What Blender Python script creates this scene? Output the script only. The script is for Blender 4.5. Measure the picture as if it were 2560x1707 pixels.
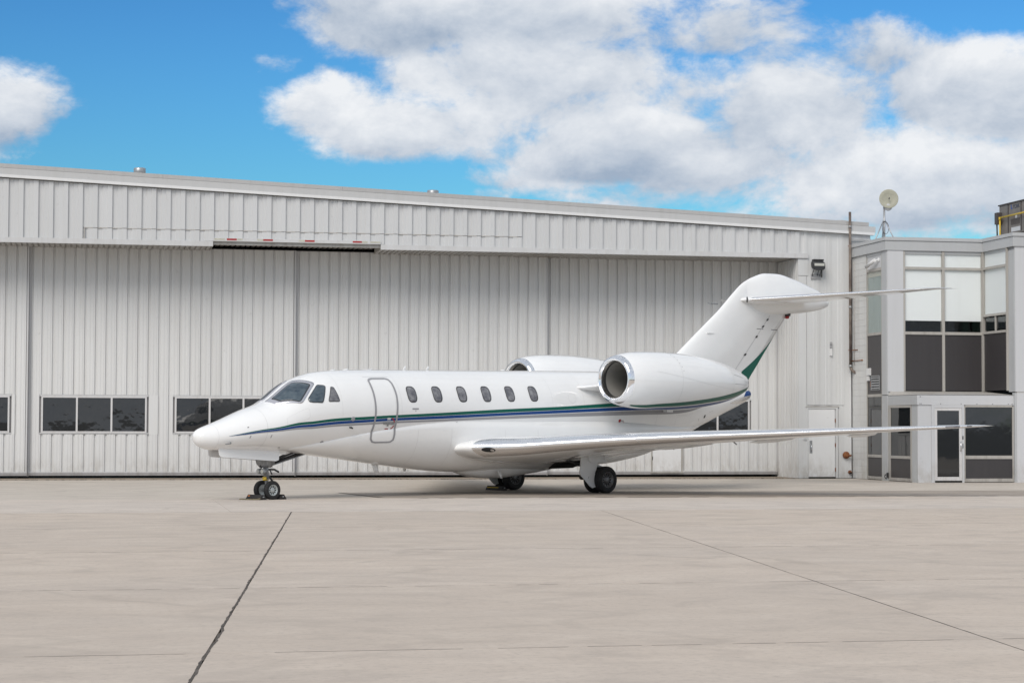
import bpy, math, random
from mathutils import Matrix, Vector
random.seed(7)
PI = math.pi
for o in list(bpy.data.objects): bpy.data.objects.remove(o, do_unlink=True)
SC = bpy.context.scene
COL = SC.collection

# ------------------------------------------------------------------ camera
cam = bpy.data.cameras.new('camera'); cam.sensor_width = 36.0; cam.lens = 72.0
cam.clip_start = 0.1; cam.clip_end = 6000
camo = bpy.data.objects.new('camera', cam); COL.objects.link(camo)
PITCH, ROLL = .041, .0032
_f = Vector((0, math.cos(PITCH), math.sin(PITCH))); _u = Vector((0, -math.sin(PITCH), math.cos(PITCH))); _r = Vector((1, 0, 0))
_rt = _r*math.cos(ROLL)+_u*math.sin(ROLL); _up = -_r*math.sin(ROLL)+_u*math.cos(ROLL)
camo.matrix_world = Matrix(((_rt.x, _up.x, -_f.x, 0), (_rt.y, _up.y, -_f.y, 0), (_rt.z, _up.z, -_f.z, 1.645), (0, 0, 0, 1)))
SC.camera = camo
SC.cycles.max_bounces = 6; SC.cycles.diffuse_bounces = 3; SC.cycles.glossy_bounces = 3; SC.cycles.transmission_bounces = 2

# ------------------------------------------------------------------ sky
SUN_EL, SUN_AZ = math.radians(41), math.radians(203)      # high sun behind thin cloud, behind the camera
W = bpy.data.worlds.new('World'); SC.world = W; W.use_nodes = True
nt = W.node_tree; nt.nodes.clear()
class NT:
    def __init__(s, tree): s.t = tree
    def n(s, typ, **kw):
        nd = s.t.nodes.new(typ)
        for k, v in kw.items():
            if k.startswith('i_'):
                key = k[2:]; key = int(key) if key.isdigit() else key
                nd.inputs[key].default_value = v
            else: setattr(nd, k, v)
        return nd
    def l(s, a, b): s.t.links.new(a, b)
    def m(s, op, a, b=None, c=None, clamp=False):
        nd = s.t.nodes.new('ShaderNodeMath'); nd.operation = op; nd.use_clamp = clamp
        for i, v in enumerate((a, b, c)):
            if v is None: continue
            if isinstance(v, (int, float)): nd.inputs[i].default_value = v
            else: s.l(v, nd.inputs[i])
        return nd.outputs[0]
    def mr(s, v, a, b, c=0., d=1., smooth=True):
        nd = s.t.nodes.new('ShaderNodeMapRange'); nd.interpolation_type = 'SMOOTHSTEP' if smooth else 'LINEAR'
        s.l(v, nd.inputs[0])
        for i, x in enumerate((a, b, c, d)): nd.inputs[i+1].default_value = x
        return nd.outputs[0]
    def mix(s, f, a, b):
        nd = s.t.nodes.new('ShaderNodeMix'); nd.data_type = 'RGBA'
        for sock, v in ((nd.inputs[0], f), (nd.inputs[6], a), (nd.inputs[7], b)):
            if isinstance(v, (int, float)): sock.default_value = v
            elif isinstance(v, tuple): sock.default_value = (*v, 1) if len(v) == 3 else v
            else: s.l(v, sock)
        return nd.outputs[2]
    def noise(s, vec, scale, detail=4., rough=.55, lac=2.0, dist=0.):
        nd = s.n('ShaderNodeTexNoise', i_Scale=scale, i_Detail=detail, i_Roughness=rough, i_Lacunarity=lac, i_Distortion=dist)
        if vec is not None: s.l(vec, nd.inputs['Vector'])
        return nd.outputs['Fac']
    def scale(s, vec, sx, sy, sz, loc=(0, 0, 0)):
        nd = s.n('ShaderNodeMapping'); nd.inputs['Scale'].default_value = (sx, sy, sz); nd.inputs['Location'].default_value = loc
        s.l(vec, nd.inputs['Vector']); return nd.outputs[0]
q = NT(nt)
sky = q.n('ShaderNodeTexSky', sky_type='NISHITA', sun_disc=False)
sky.sun_elevation = SUN_EL; sky.sun_rotation = SUN_AZ; sky.altitude = 200; sky.air_density = 1.0; sky.dust_density = 0.3; sky.ozone_density = 2.5
def vscale(sock, k):
    nd = q.n('ShaderNodeVectorMath', operation='SCALE'); q.l(sock, nd.inputs[0]); nd.inputs['Scale'].default_value = k; return nd.outputs[0]
def tint(sock):
    nd = q.n('ShaderNodeVectorMath', operation='MULTIPLY'); q.l(sock, nd.inputs[0]); nd.inputs[1].default_value = (.74, 1.09, 1.0); return nd.outputs[0]
gam = q.n('ShaderNodeGamma', i_Gamma=2.1); q.l(vscale(sky.outputs[0], .185), gam.inputs['Color'])
tc = q.n('ShaderNodeTexCoord'); sep = q.n('ShaderNodeSeparateXYZ'); q.l(tc.outputs['Generated'], sep.inputs[0])
X, Y, Z = sep.outputs
az = q.m('ARCTAN2', X, Y); el = q.m('ARCSINE', Z)
U = q.m('MULTIPLY_ADD', az, 51.2, 12.8)           # azimuth, 1.12 degrees a unit
Vv = q.m('MULTIPLY_ADD', el, -51.2, 10.63)        # elevation, falling
ramp = q.mr(el, .04, .23, .60, 1.0)
rs = q.n('ShaderNodeVectorMath', operation='SCALE'); q.l(tint(vscale(gam.outputs[0], 3.1)), rs.inputs[0]); q.l(ramp, rs.inputs['Scale'])
bg_sky = q.n('ShaderNodeBackground', i_Strength=.1); q.l(rs.outputs[0], bg_sky.inputs['Color'])
nvec = q.scale(tc.outputs['Generated'], 1, 1, 1.5)
nbig = q.noise(nvec, 13, 6, .60, 2.1, .2)
def blob(cx, cy, rx, ry, amp=1.):
    a = q.m('MULTIPLY_ADD', U, 1/rx, -cx/rx); b = q.m('MULTIPLY_ADD', Vv, 1/ry, -cy/ry)
    r = q.m('MULTIPLY_ADD', a, a, q.m('MULTIPLY', b, b))
    return q.m('MULTIPLY_ADD', r, -amp, amp), b
BL = [(.1, 3.0, 1.8, 1.1), (1.7, 3.0, .6, .4, .4), (10.4, .2, 3.4, 1.5), (14.4, .3, 4.0, 1.7), (17.6, .7, 2.3, .9), (13.6, 1.9, 4.6, 1.3), (8.3, 2.7, 1.8, .9), (6.7, 1.7, .8, .45, .6), (10.6, 3.2, 3.2, .95), (12.4, 4.4, 1.0, .4, .4),
      (15.2, 3.6, 4.6, 1.05), (19.6, 3.0, 2.6, 1.7), (25.2, 2.6, 3.2, 1.5), (21.0, 4.3, 5.6, 1.3), (25.0, 4.5, 3.6, 1.3, .8), (13.0, 2.9, 4.4, 1.3, .9), (17.5, 2.3, 2.2, 1.0, .7), (20.8, 5.1, 5.5, .8, .6), (25.4, 1.5, 1.4, .5, .6), (21.6, 1.5, 1.4, .5, .2), (19.2, 1.3, 1.1, .9, .35), (11.8, 4.85, .8, .2, .5), (19.8, 5.4, .8, .2, .4)]
d = None; num = None; den = None
for bb in BL:
    x, bv = blob(*bb); d = x if d is None else q.m('MAXIMUM', d, x)
    w_ = q.m('MAXIMUM', x, 0.0); w_ = q.m('MULTIPLY', w_, w_)
    num = q.m('MULTIPLY', w_, bv) if num is None else q.m('MULTIPLY_ADD', w_, bv, num); den = w_ if den is None else q.m('ADD', den, w_)
under = q.m('DIVIDE', num, q.m('ADD', den, .02))       # -1 at the top of a cloud, +1 at its base
d = q.m('MAXIMUM', d, -1.2)
# away from this part of the sky the same cloud thickens to a broken overcast (what the soft light and the window reflections show)
far = q.m('MAXIMUM', q.mr(q.m('ABSOLUTE', q.m('SUBTRACT', U, 12.8)), 15, 34), q.mr(Vv, -1.0, -10.0))
d = q.m('ADD', q.m('MULTIPLY', d, q.m('SUBTRACT', 1.0, far)), q.m('MULTIPLY', far, .62))
nfine = q.noise(nvec, 55, 5, .65, 2.1, .3)
dens = q.m('ADD', q.m('MULTIPLY', d, .44), q.m('MULTIPLY', q.m('SUBTRACT', nbig, .5), 2.0))
dens = q.m('MULTIPLY_ADD', q.m('SUBTRACT', nfine, .5), .42, dens)
cov = q.m('POWER', q.mr(dens, -.13, .32), .95)
# relief: compare with the cloud a little higher up, so that tops are lit and bases grey
nup = q.noise(q.scale(tc.outputs['Generated'], 1, 1, 1.5, (0.004, 0, .018)), 13, 5, .58, 2.1, .2)
bl0 = q.noise(q.scale(tc.outputs['Generated'], 1, 1, 1.9, (3.1, 0, 0)), 9, 2, .5); bl1 = q.noise(q.scale(tc.outputs['Generated'], 1, 1, 1.9, (3.1, 0, .06)), 9, 2, .5)
rel = q.m('MULTIPLY_ADD', q.m('SUBTRACT', nbig, nup), 1.7, .56)
rel = q.m('MULTIPLY_ADD', q.m('SUBTRACT', bl0, bl1), 1.0, rel)
rel = q.m('MULTIPLY_ADD', q.m('SUBTRACT', nfine, .5), .35, rel)
rel = q.m('MULTIPLY_ADD', under, -.42, rel, clamp=True)
ccol = q.mix(rel, (.225, .28, .36), (.55, .565, .585))
bg_c = q.n('ShaderNodeBackground', i_Strength=1.0); q.l(ccol, bg_c.inputs['Color'])
mx = q.n('ShaderNodeMixShader'); q.l(cov, mx.inputs[0]); q.l(bg_sky.outputs[0], mx.inputs[1]); q.l(bg_c.outputs[0], mx.inputs[2])
W.cycles.sampling_method = 'MANUAL'; W.cycles.sample_map_resolution = 256
wo = q.n('ShaderNodeOutputWorld'); q.l(mx.outputs[0], wo.inputs[0])

# ------------------------------------------------------------------ sun
sl = bpy.data.lights.new('sun', 'SUN'); sl.energy = 1.5; sl.angle = math.radians(34); sl.color = (1, .94, .86)
so = bpy.data.objects.new('sun', sl); COL.objects.link(so)
_sd = Vector((math.sin(SUN_AZ)*math.cos(SUN_EL), math.cos(SUN_AZ)*math.cos(SUN_EL), math.sin(SUN_EL)))
so.rotation_euler = (-_sd).to_track_quat('-Z', 'Y').to_euler(); so.location = (0, 0, 60)

vs = SC.view_settings; vs.view_transform = 'Standard'; vs.look = 'None'; vs.gamma = 1; vs.use_curve_mapping = False; vs.exposure = 0.65

# ------------------------------------------------------------------ materials
MATS = {}
def pmat(name, col, rough=.5, metal=0., spec=.5, var=0., vscale=3., col2=None, bump=0., bscale=60., coat=0., emit=None, stretch=(1, 1, 1), mixlo=.35, mixhi=.7):
    if name in MATS: return MATS[name]
    m = bpy.data.materials.new(name); m.use_nodes = True; t = NT(m.node_tree)
    p = m.node_tree.nodes['Principled BSDF']
    p.inputs['Base Color'].default_value = (*col, 1); p.inputs['Roughness'].default_value = rough; p.inputs['Metallic'].default_value = metal
    p.inputs['Specular IOR Level'].default_value = spec
    if coat: p.inputs['Coat Weight'].default_value = coat; p.inputs['Coat Roughness'].default_value = .04
    if var or bump:
        g = t.n('ShaderNodeNewGeometry'); v = t.scale(g.outputs['Position'], *stretch)
    if var:
        c2 = col2 or tuple(c*(1-var) for c in col)
        f = t.mr(t.noise(v, vscale, 6, .6), mixlo, mixhi)
        t.l(t.mix(f, col, c2), p.inputs['Base Color'])
        t.l(t.mr(t.noise(v, vscale*2.3, 3), .2, .8, max(.02, rough*.8), min(1, rough*1.25)), p.inputs['Roughness'])
    if bump:
        b = t.n('ShaderNodeBump', i_Strength=bump, i_Distance=.02); t.l(t.noise(v, bscale, 4), b.inputs['Height']); t.l(b.outputs[0], p.inputs['Normal'])
    MATS[name] = m; return m

paint = pmat('aircraft_white_paint', (.84, .84, .835), .13, var=.025, vscale=1.2, coat=.5)
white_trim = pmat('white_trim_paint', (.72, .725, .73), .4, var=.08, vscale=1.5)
metal_le = pmat('polished_aluminium', (.88, .88, .89), .27, metal=1.)
metal_lip = pmat('polished_inlet_lip', (.9, .9, .91), .09, metal=1.)
green = pmat('green_stripe_paint', (.004, .105, .075), .3, spec=.25)
blue = pmat('blue_stripe_paint', (.008, .055, .215), .3, spec=.25)
silver = pmat('silver_stripe_paint', (.31, .31, .325), .3, spec=.3)
red = pmat('red_marking_paint', (.35, .02, .02), .4)
dark = pmat('dark_hardware', (.03, .03, .032), .45)
gap = pmat('shadow_gap', (.012, .012, .012), .9)
seam = pmat('panel_seam', (.56, .56, .56), .5)
gear_grey = pmat('landing_gear_grey', (.30, .31, .32), .38, metal=.3, var=.3, vscale=14.)
steel = pmat('chrome_steel', (.7, .7, .72), .2, metal=1.)
rubber = pmat('tyre_rubber', (.018, .018, .019), .75, var=.4, vscale=20., bump=.3, bscale=80)
rim_dark = pmat('main_wheel_rim', (.16, .16, .165), .4, metal=.6, var=.3, vscale=25.)
rim_pale = pmat('nose_wheel_rim', (.40, .43, .43), .35, metal=.3)
yellow = pmat('yellow_paint', (.62, .42, .03), .45)
orange = pmat('orange_paint', (.6, .2, .05), .5)
chock_rub = pmat('chock_rubber', (.028, .025, .024), .8, var=.4, vscale=20.)
inlet_in = pmat('inlet_liner', (.25, .243, .225), .45)
cab_glass = pmat('cabin_window_glass', (.10, .10, .115), .06, spec=.6, var=.5, vscale=7., col2=(.26, .26, .27))
ws_glass = pmat('windshield_glass', (.035, .055, .075), .03, spec=.7, var=.5, vscale=3., col2=(.095, .125, .145))
ws_frame = pmat('windshield_frame', (.62, .61, .64), .22, metal=.7)
def glass_mat(name, tint, base=.06, wave=0., ws=3.):
    # dark reflective glazing over an unlit interior
    m = bpy.data.materials.new(name); m.use_nodes = True; t = NT(m.node_tree); p = m.node_tree.nodes['Principled BSDF']
    p.inputs['Base Color'].default_value = (*tint, 1); p.inputs['Roughness'].default_value = .025; p.inputs['IOR'].default_value = 1.75
    g = t.n('ShaderNodeNewGeometry')
    if wave:
        b = t.n('ShaderNodeBump', i_Strength=wave, i_Distance=.05); t.l(t.noise(g.outputs['Position'], ws, 3, .5), b.inputs['Height']); t.l(b.outputs[0], p.inputs['Normal'])
        f = t.mr(t.noise(g.outputs['Position'], 1.1, 2, .5, 2, 2.2), .45, .75)
        if wave > .1: t.l(t.mix(f, tint, tuple(c*1.6+.006 for c in tint)), p.inputs['Base Color'])
    MATS[name] = m; return m
hang_glass = glass_mat('hangar_acrylic', (.015, .016, .017), wave=.09, ws=1.3)
off_glass_dark = glass_mat('office_dark_glass', (.012, .014, .016), wave=.03, ws=1.2)
def clear_mat(name):
    m = bpy.data.materials.new(name); m.use_nodes = True; t = NT(m.node_tree); m.node_tree.nodes.clear()
    tr = t.n('ShaderNodeBsdfTransparent'); tr.inputs[0].default_value = (.97, .98, .98, 1)
    gl = t.n('ShaderNodeBsdfGlossy', i_Roughness=.02); lw = t.n('ShaderNodeLayerWeight', i_Blend=.5); fr = t.m('MULTIPLY_ADD', t.m('POWER', lw.outputs['Facing'], 4.), .5, .02); mxs = t.n('ShaderNodeMixShader'); out = t.n('ShaderNodeOutputMaterial')
    t.l(fr, mxs.inputs[0]); t.l(tr.outputs[0], mxs.inputs[1]); t.l(gl.outputs[0], mxs.inputs[2]); t.l(mxs.outputs[0], out.inputs[0]); MATS[name] = m; return m
clear = clear_mat('clear_pane')
def clad_mat(name, col, dirt, streak=.5, rust=0.):
    # painted sheet metal with rain streaks and grime that runs down the profile
    m = bpy.data.materials.new(name); m.use_nodes = True; t = NT(m.node_tree); p = m.node_tree.nodes['Principled BSDF']
    g = t.n('ShaderNodeNewGeometry'); pos = g.outputs['Position']
    v = t.scale(pos, 5, 5, .22); n1 = t.noise(v, 1, 6, .65); n2 = t.noise(pos, .45, 4); n3 = t.noise(pos, 7, 4)
    f = t.m('MULTIPLY', t.mr(t.m('ADD', t.m('MULTIPLY', n1, .7), t.m('MULTIPLY', n2, .3)), .42, .72), streak)
    c = t.mix(f, col, dirt)
    c = t.mix(t.m('MULTIPLY', t.mr(n3, .62, .8), .25), c, tuple(x*.7 for x in dirt))
    oi = t.n('ShaderNodeObjectInfo'); c = t.mix(t.m('MULTIPLY', oi.outputs['Random'], .13), c, tuple(x*.62 for x in col))
    sz = t.n('ShaderNodeSeparateXYZ'); t.l(pos, sz.inputs[0]); c = t.mix(t.m('MULTIPLY', t.m('MULTIPLY', t.mr(sz.outputs[2], .9, .05), t.mr(t.noise(t.scale(pos, 2.5, 2.5, 1.2), 1.5, 6, .7), .38, .7)), .5), c, tuple(min(k_, x_*.7) for k_, x_ in zip((.33, .29, .24), dirt)))
    if rust:
        r = t.m('MULTIPLY', t.mr(t.noise(t.scale(pos, 3, 3, .9), 2.2, 7, .7), .6, .78), rust); c = t.mix(r, c, (.2, .085, .03))
    t.l(c, p.inputs['Base Color']); p.inputs['Roughness'].default_value = .42
    b = t.n('ShaderNodeBump', i_Strength=.12, i_Distance=.03); t.l(t.noise(t.scale(pos, 1.4, 1.4, .5), 1, 3), b.inputs['Height']); t.l(b.outputs[0], p.inputs['Normal'])
    MATS[name] = m; return m
clad_head = clad_mat('header_cladding', (.595, .60, .605), (.52, .52, .512), .4)
clad_door = clad_mat('door_cladding', (.70, .70, .695), (.57, .555, .53), .45, .0)
clad_right = clad_mat('wall_cladding', (.63, .635, .635), (.52, .51, .49), .5)
clad_trim = clad_mat('sheet_trim', (.60, .60, .605), (.47, .46, .44), .5)
clad_soff = clad_mat('soffit_sheet', (.45, .44, .42), (.24, .21, .18), .8)
trim_white = clad_mat('white_gutter_trim', (.74, .74, .74), (.64, .635, .62), .4)
seal_m = pmat('joint_sealant', (.22, .19, .16), .9, var=.6, vscale=5., col2=(.34, .295, .25))
trim_rusty = clad_mat('rust_stained_trim', (.50, .48, .45), (.30, .25, .2), .6, .7)
fascia_g = clad_mat('fascia_band', (.52, .52, .52), (.44, .44, .43), .5)
fascia_c = clad_mat('roof_edge_cap', (.44, .435, .43), (.36, .35, .34), .5)
block_m = clad_mat('painted_block', (.66, .66, .65), (.50, .48, .44), .6, .12)
off_white = clad_mat('office_panel_white', (.58, .585, .60), (.50, .50, .50), .35)
off_grey = clad_mat('office_panel_grey', (.47, .48, .49), (.40, .40, .40), .35)
off_dark = clad_mat('spandrel_dark_grey', (.045, .041, .043), (.056, .052, .052), .5)
off_frame = clad_mat('weathered_window_frame', (.43, .41, .38), (.27, .25, .22), .7)
door_white = clad_mat('white_door_paint', (.76, .765, .77), (.66, .65, .63), .4, .0)
win_white = clad_mat('white_window_frame', (.66, .65, .65), (.50, .47, .45), .5)
rail_grey = clad_mat('door_rail', (.34, .33, .33), (.24, .22, .21), .6)
sheet_white = pmat('white_blind', (.88, .885, .885), .6)
curtain = pmat('grey_green_curtain', (.40, .46, .44), .7, var=.2, vscale=6, stretch=(6, 6, .3))
curtain_top = pmat('cream_valance', (.62, .60, .52), .7)
room_dark = pmat('dim_room', (.10, .12, .135), .8, var=.4, vscale=2)
rust = pmat('rust', (.16, .055, .025), .85, var=.6, vscale=12., col2=(.30, .12, .04), bump=.5)
pipe_m = pmat('rusty_pipe', (.10, .075, .065), .75, var=.7, vscale=7., col2=(.24, .20, .17), stretch=(1, 1, .6), bump=.4)
galv = pmat('galvanised_steel', (.42, .43, .44), .4, metal=.6, var=.25, vscale=6.)
dish_m = pmat('dish_face', (.40, .39, .31), .6, var=.1, vscale=2)
dish_g = pmat('dish_grey', (.50, .50, .50), .6, var=.2, vscale=2)
hvac_m = pmat('hvac_taupe', (.20, .18, .165), .55, var=.2, vscale=3)
hvac_d = pmat('hvac_dark', (.06, .05, .048), .6)
grey_plastic = pmat('grey_plastic', (.35, .35, .36), .5)
cam_white = pmat('camera_white', (.7, .7, .7), .4)
lamp_glass = pmat('lamp_lens', (.5, .5, .46), .25)
letter_blue = pmat('letter_blue', (.03, .07, .25), .5)
letter_dark = pmat('letter_dark', (.04, .05, .09), .5)
tape_white = pmat('tape_white', (.52, .51, .43), .5, var=.2, vscale=9)
tape_red = pmat('tape_red', (.38, .02, .02), .5, var=.2, vscale=9)
def concrete(name, c1, c2, c3, streak=.5, along=.197):
    m = bpy.data.materials.new(name); m.use_nodes = True; t = NT(m.node_tree); p = m.node_tree.nodes['Principled BSDF']
    g = t.n('ShaderNodeNewGeometry'); mp = t.n('ShaderNodeMapping'); mp.vector_type = 'TEXTURE'; mp.inputs['Rotation'].default_value = (0, 0, along); t.l(g.outputs['Position'], mp.inputs['Vector'])
    pos = mp.outputs[0]
    big = t.noise(t.scale(pos, .12, .22, 1), 1, 6, .6, 2, .5); mid = t.noise(t.scale(pos, .8, 1.3, 1), 1, 8, .68, 2, .4); fine = t.noise(pos, 14, 6, .75); grit = t.noise(pos, 150, 3, .6)
    brush = t.noise(t.scale(pos, .5, 14, 1), 1, 5, .65)
    c = t.mix(t.mr(big, .38, .64), c1, c2)
    c = t.mix(t.m('MULTIPLY', t.mr(mid, .48, .68), .75), c, tuple(x*1.06 for x in c3))
    c = t.mix(t.m('MULTIPLY', t.mr(mid, .50, .33), .55), c, tuple(x*.80 for x in c2))
    c = t.mix(t.m('MULTIPLY', t.mr(brush, .45, .70), streak), c, tuple(x*.82 for x in c3))
    c = t.mix(t.m('MULTIPLY', t.mr(fine, .47, .70), .5), c, tuple(x*.68 for x in c2))
    c = t.mix(t.m('MULTIPLY', t.mr(grit, .5, .75), .3), c, tuple(x*.60 for x in c2))
    stn = t.mr(t.noise(t.scale(pos, .5, .5, 1, (11, 4, 0)), 1, 4, .6, 2, 1.5), .60, .74); c = t.mix(t.m('MULTIPLY', stn, .45), c, tuple(x*.66 for x in c2))
    scr = t.n('ShaderNodeTexWave', i_Scale=.35, i_Distortion=9., i_Detail=3.); t.l(t.scale(pos, .3, 1, 1), scr.inputs['Vector']); c = t.mix(t.m('MULTIPLY', t.mr(scr.outputs['Fac'], .96, 1.0), .22), c, tuple(x*.7 for x in c2))
    oi = t.n('ShaderNodeObjectInfo'); c = t.mix(t.m('MULTIPLY', oi.outputs['Random'], .22), c, tuple(x*.74 for x in c1))
    sp = t.mr(t.noise(pos, 9, 2, .5), .74, .80); c = t.mix(t.m('MULTIPLY', sp, .25), c, (.12, .11, .10))
    t.l(c, p.inputs['Base Color']); p.inputs['Roughness'].default_value = .82; p.inputs['Specular IOR Level'].default_value = .3
    b = t.n('ShaderNodeBump', i_Strength=.35, i_Distance=.006); t.l(t.m('ADD', grit, t.m('MULTIPLY', brush, .8)), b.inputs['Height']); t.l(b.outputs[0], p.inputs['Normal'])
    MATS[name] = m; return m
conc_near = concrete('apron_concrete_near', (.555, .475, .40), (.525, .455, .39), (.58, .505, .43), .25)
conc_strip = concrete('apron_concrete_strip', (.58, .51, .445), (.55, .49, .435), (.61, .545, .48), .35)
conc_far = concrete('apron_concrete_far', (.555, .50, .435), (.525, .47, .41), (.59, .535, .47), .5)
conc_sill = concrete('stained_sill_concrete', (.30, .245, .19), (.25, .20, .155), (.34, .29, .235), .5)
asphalt = concrete('asphalt_patch', (.375, .325, .28), (.34, .295, .25), (.41, .36, .31), .3)
base_m = pmat('bare_ground', (.10, .095, .085), .9, var=.3, vscale=.3, bump=.3)
joint_m = pmat('joint_filler', (.055, .045, .035), .9, var=.6, vscale=4., col2=(.12, .10, .08))

# ------------------------------------------------------------------ mesh helpers
class MB:
    def __init__(s): s.v = []; s.f = []; s.sm = []
    def add(s, vs, fs, smooth=False):
        b = len(s.v); s.v += [tuple(p) for p in vs]; s.f += [tuple(i+b for i in f) for f in fs]; s.sm += [smooth]*len(fs); return s
    def box(s, x0, x1, y0, y1, z0, z1):
        return s.add([(x0, y0, z0), (x1, y0, z0), (x1, y1, z0), (x0, y1, z0), (x0, y0, z1), (x1, y0, z1), (x1, y1, z1), (x0, y1, z1)],
                     [(0, 3, 2, 1), (4, 5, 6, 7), (0, 1, 5, 4), (1, 2, 6, 5), (2, 3, 7, 6), (3, 0, 4, 7)])
    def prism(s, pts, z0, z1):      # pts: xy polygon counter-clockwise; z0/z1 numbers or functions of (x,y)
        n = len(pts); f0 = z0 if callable(z0) else (lambda x, y: z0); f1 = z1 if callable(z1) else (lambda x, y: z1)
        vs = [(x, y, f0(x, y)) for x, y in pts]+[(x, y, f1(x, y)) for x, y in pts]
        return s.add(vs, [tuple(range(n-1, -1, -1)), tuple(range(n, 2*n))]+[(i, (i+1) % n, n+(i+1) % n, n+i) for i in range(n)])
    def cyl(s, p0, p1, r0, r1=None, n=20, cap=True, smooth=True):
        r1 = r0 if r1 is None else r1; p0, p1 = Vector(p0), Vector(p1); a = (p1-p0).normalized()
        u = a.orthogonal().normalized(); w = a.cross(u)
        vs = [p0+(u*math.cos(2*PI*i/n)+w*math.sin(2*PI*i/n))*r0 for i in range(n)]+[p1+(u*math.cos(2*PI*i/n)+w*math.sin(2*PI*i/n))*r1 for i in range(n)]
        s.add(vs, [(i, (i+1) % n, n+(i+1) % n, n+i) for i in range(n)], smooth)
        if cap: s.add(vs, [tuple(range(n-1, -1, -1)), tuple(range(n, 2*n))])
        return s
    def tube(s, pts, r, n=12):
        for a, b in zip(pts[:-1], pts[1:]): s.cyl(a, b, r, r, n)
        return s
    def lathe(s, prof, origin, axis, n=40, smooth=True, close=False):   # prof: (along, radius)
        o = Vector(origin); a = Vector(axis).normalized(); u = a.orthogonal().normalized(); w = a.cross(u); m = len(prof)
        vs = []
        for h, r in prof: vs += [o+a*h+(u*math.cos(2*PI*i/n)+w*math.sin(2*PI*i/n))*r for i in range(n)]
        fs = [(j*n+i, j*n+(i+1) % n, (j+1)*n+(i+1) % n, (j+1)*n+i) for j in range(m-1) for i in range(n)]
        return s.add(vs, fs, smooth)
    def loft(s, rings, smooth=True, caps=True, closed=True):
        n = len(rings[0]); vs = [p for r in rings for p in r]; k = n if closed else n-1
        s.add(vs, [(j*n+i, j*n+(i+1) % n, (j+1)*n+(i+1) % n, (j+1)*n+i) for j in range(len(rings)-1) for i in range(k)], smooth)
        if caps: s.add(rings[0], [tuple(range(n-1, -1, -1))]); s.add(rings[-1], [tuple(range(n))])
        return s
    def build(s, name, mat, parent=None, weld=True):
        me = bpy.data.meshes.new(name); me.from_pydata(s.v, [], s.f); me.polygons.foreach_set('use_smooth', s.sm)
        me.materials.append(mat)
        import bmesh
        bm = bmesh.new(); bm.from_mesh(me)
        if weld: bmesh.ops.remove_doubles(bm, verts=bm.verts, dist=1e-5)
        bmesh.ops.recalc_face_normals(bm, faces=bm.faces); bm.to_mesh(me); bm.free(); me.update()
        o = bpy.data.objects.new(name, me); COL.objects.link(o); o.parent = parent; return o
def empty(name, loc, rz=0.):
    o = bpy.data.objects.new(name, None); COL.objects.link(o); o.location = loc; o.rotation_euler = (0, 0, rz); o.empty_display_size = .3; return o
def tag(o, label, cat, group=None):
    o['label'] = label; o['category'] = cat
    if group: o['group'] = group
    return o
def struct(o): o['kind'] = 'structure'; return o
def box(name, mat, parent, *a): return MB().box(*a).build(name, mat, parent)
def sharecopy(o, parent, loc):
    c = o.copy(); COL.objects.link(c); c.parent = parent; c.location = loc; return c

# ------------------------------------------------------------------ hangar frame: x along the facade, y into the building
HA = math.atan(.2); H0 = (0, 63.3, 0)
def h2w(x, y, z=0.): return (H0[0]+x*math.cos(HA)-y*math.sin(HA), H0[1]+x*math.sin(HA)+y*math.cos(HA), z)

# ------------------------------------------------------------------ ground
g = MB().add([(-3000, -3000, -.035), (3000, -3000, -.035), (3000, 3000, -.035), (-3000, 3000, -.035)], [(0, 1, 2, 3)]).build('ground', base_m); struct(g)
apron = empty('apron', H0, HA); struct(apron)
def slab_poly(name, mat, pts, parent, z1=0., z0=-.03): return MB().prism(pts, z0, z1).build(name, mat, parent)
rows = [-71, -65, -59, -53, -47.1, -41.2, -35.1, -29, -23.1]
def jx(k, d): return -8.87+6.03*k+.116*(d+23.1)
for r0, r1 in zip(rows[:-1], rows[1:]):
    for k in range(-5, 7):
        gl, gr = {0: .011}.get(k, .004), {-1: .011}.get(k, .004)
        pts = [(jx(k, r0)+gl, r0+.004), (jx(k+1, r0)-gr, r0+.004), (jx(k+1, r1)-gr, r1-.004), (jx(k, r1)+gl, r1-.004)]
        slab_poly('concrete_slab', conc_near, pts, apron)
for k in range(-2, 3):
    slab_poly('concrete_slab', conc_strip, [(-30+20*(k+1)-20+.003, -23.094), (-30+20*(k+1)-.003, -23.094), (-30+20*(k+1)-.003, -16.2), (-30+20*(k+1)-20+.003, -16.2)], apron)
slab_poly('concrete_slab', conc_far, [(-70, -16.196), (50, -16.196), (50, -.27), (-70, -.27)], apron)
slab_poly('sill_slab', conc_sill, [(-40, -.255), (9.27, -.255), (9.27, 2.6), (-40, 2.6)], apron, .006)
slab_poly('asphalt_patch', asphalt, [(-6.75, -12.4), (-6.15, -15.9), (-5.5, -16.1), (50, -16.1), (50, -12.3), (-3, -12.1)], apron, .004, -.002)
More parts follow.
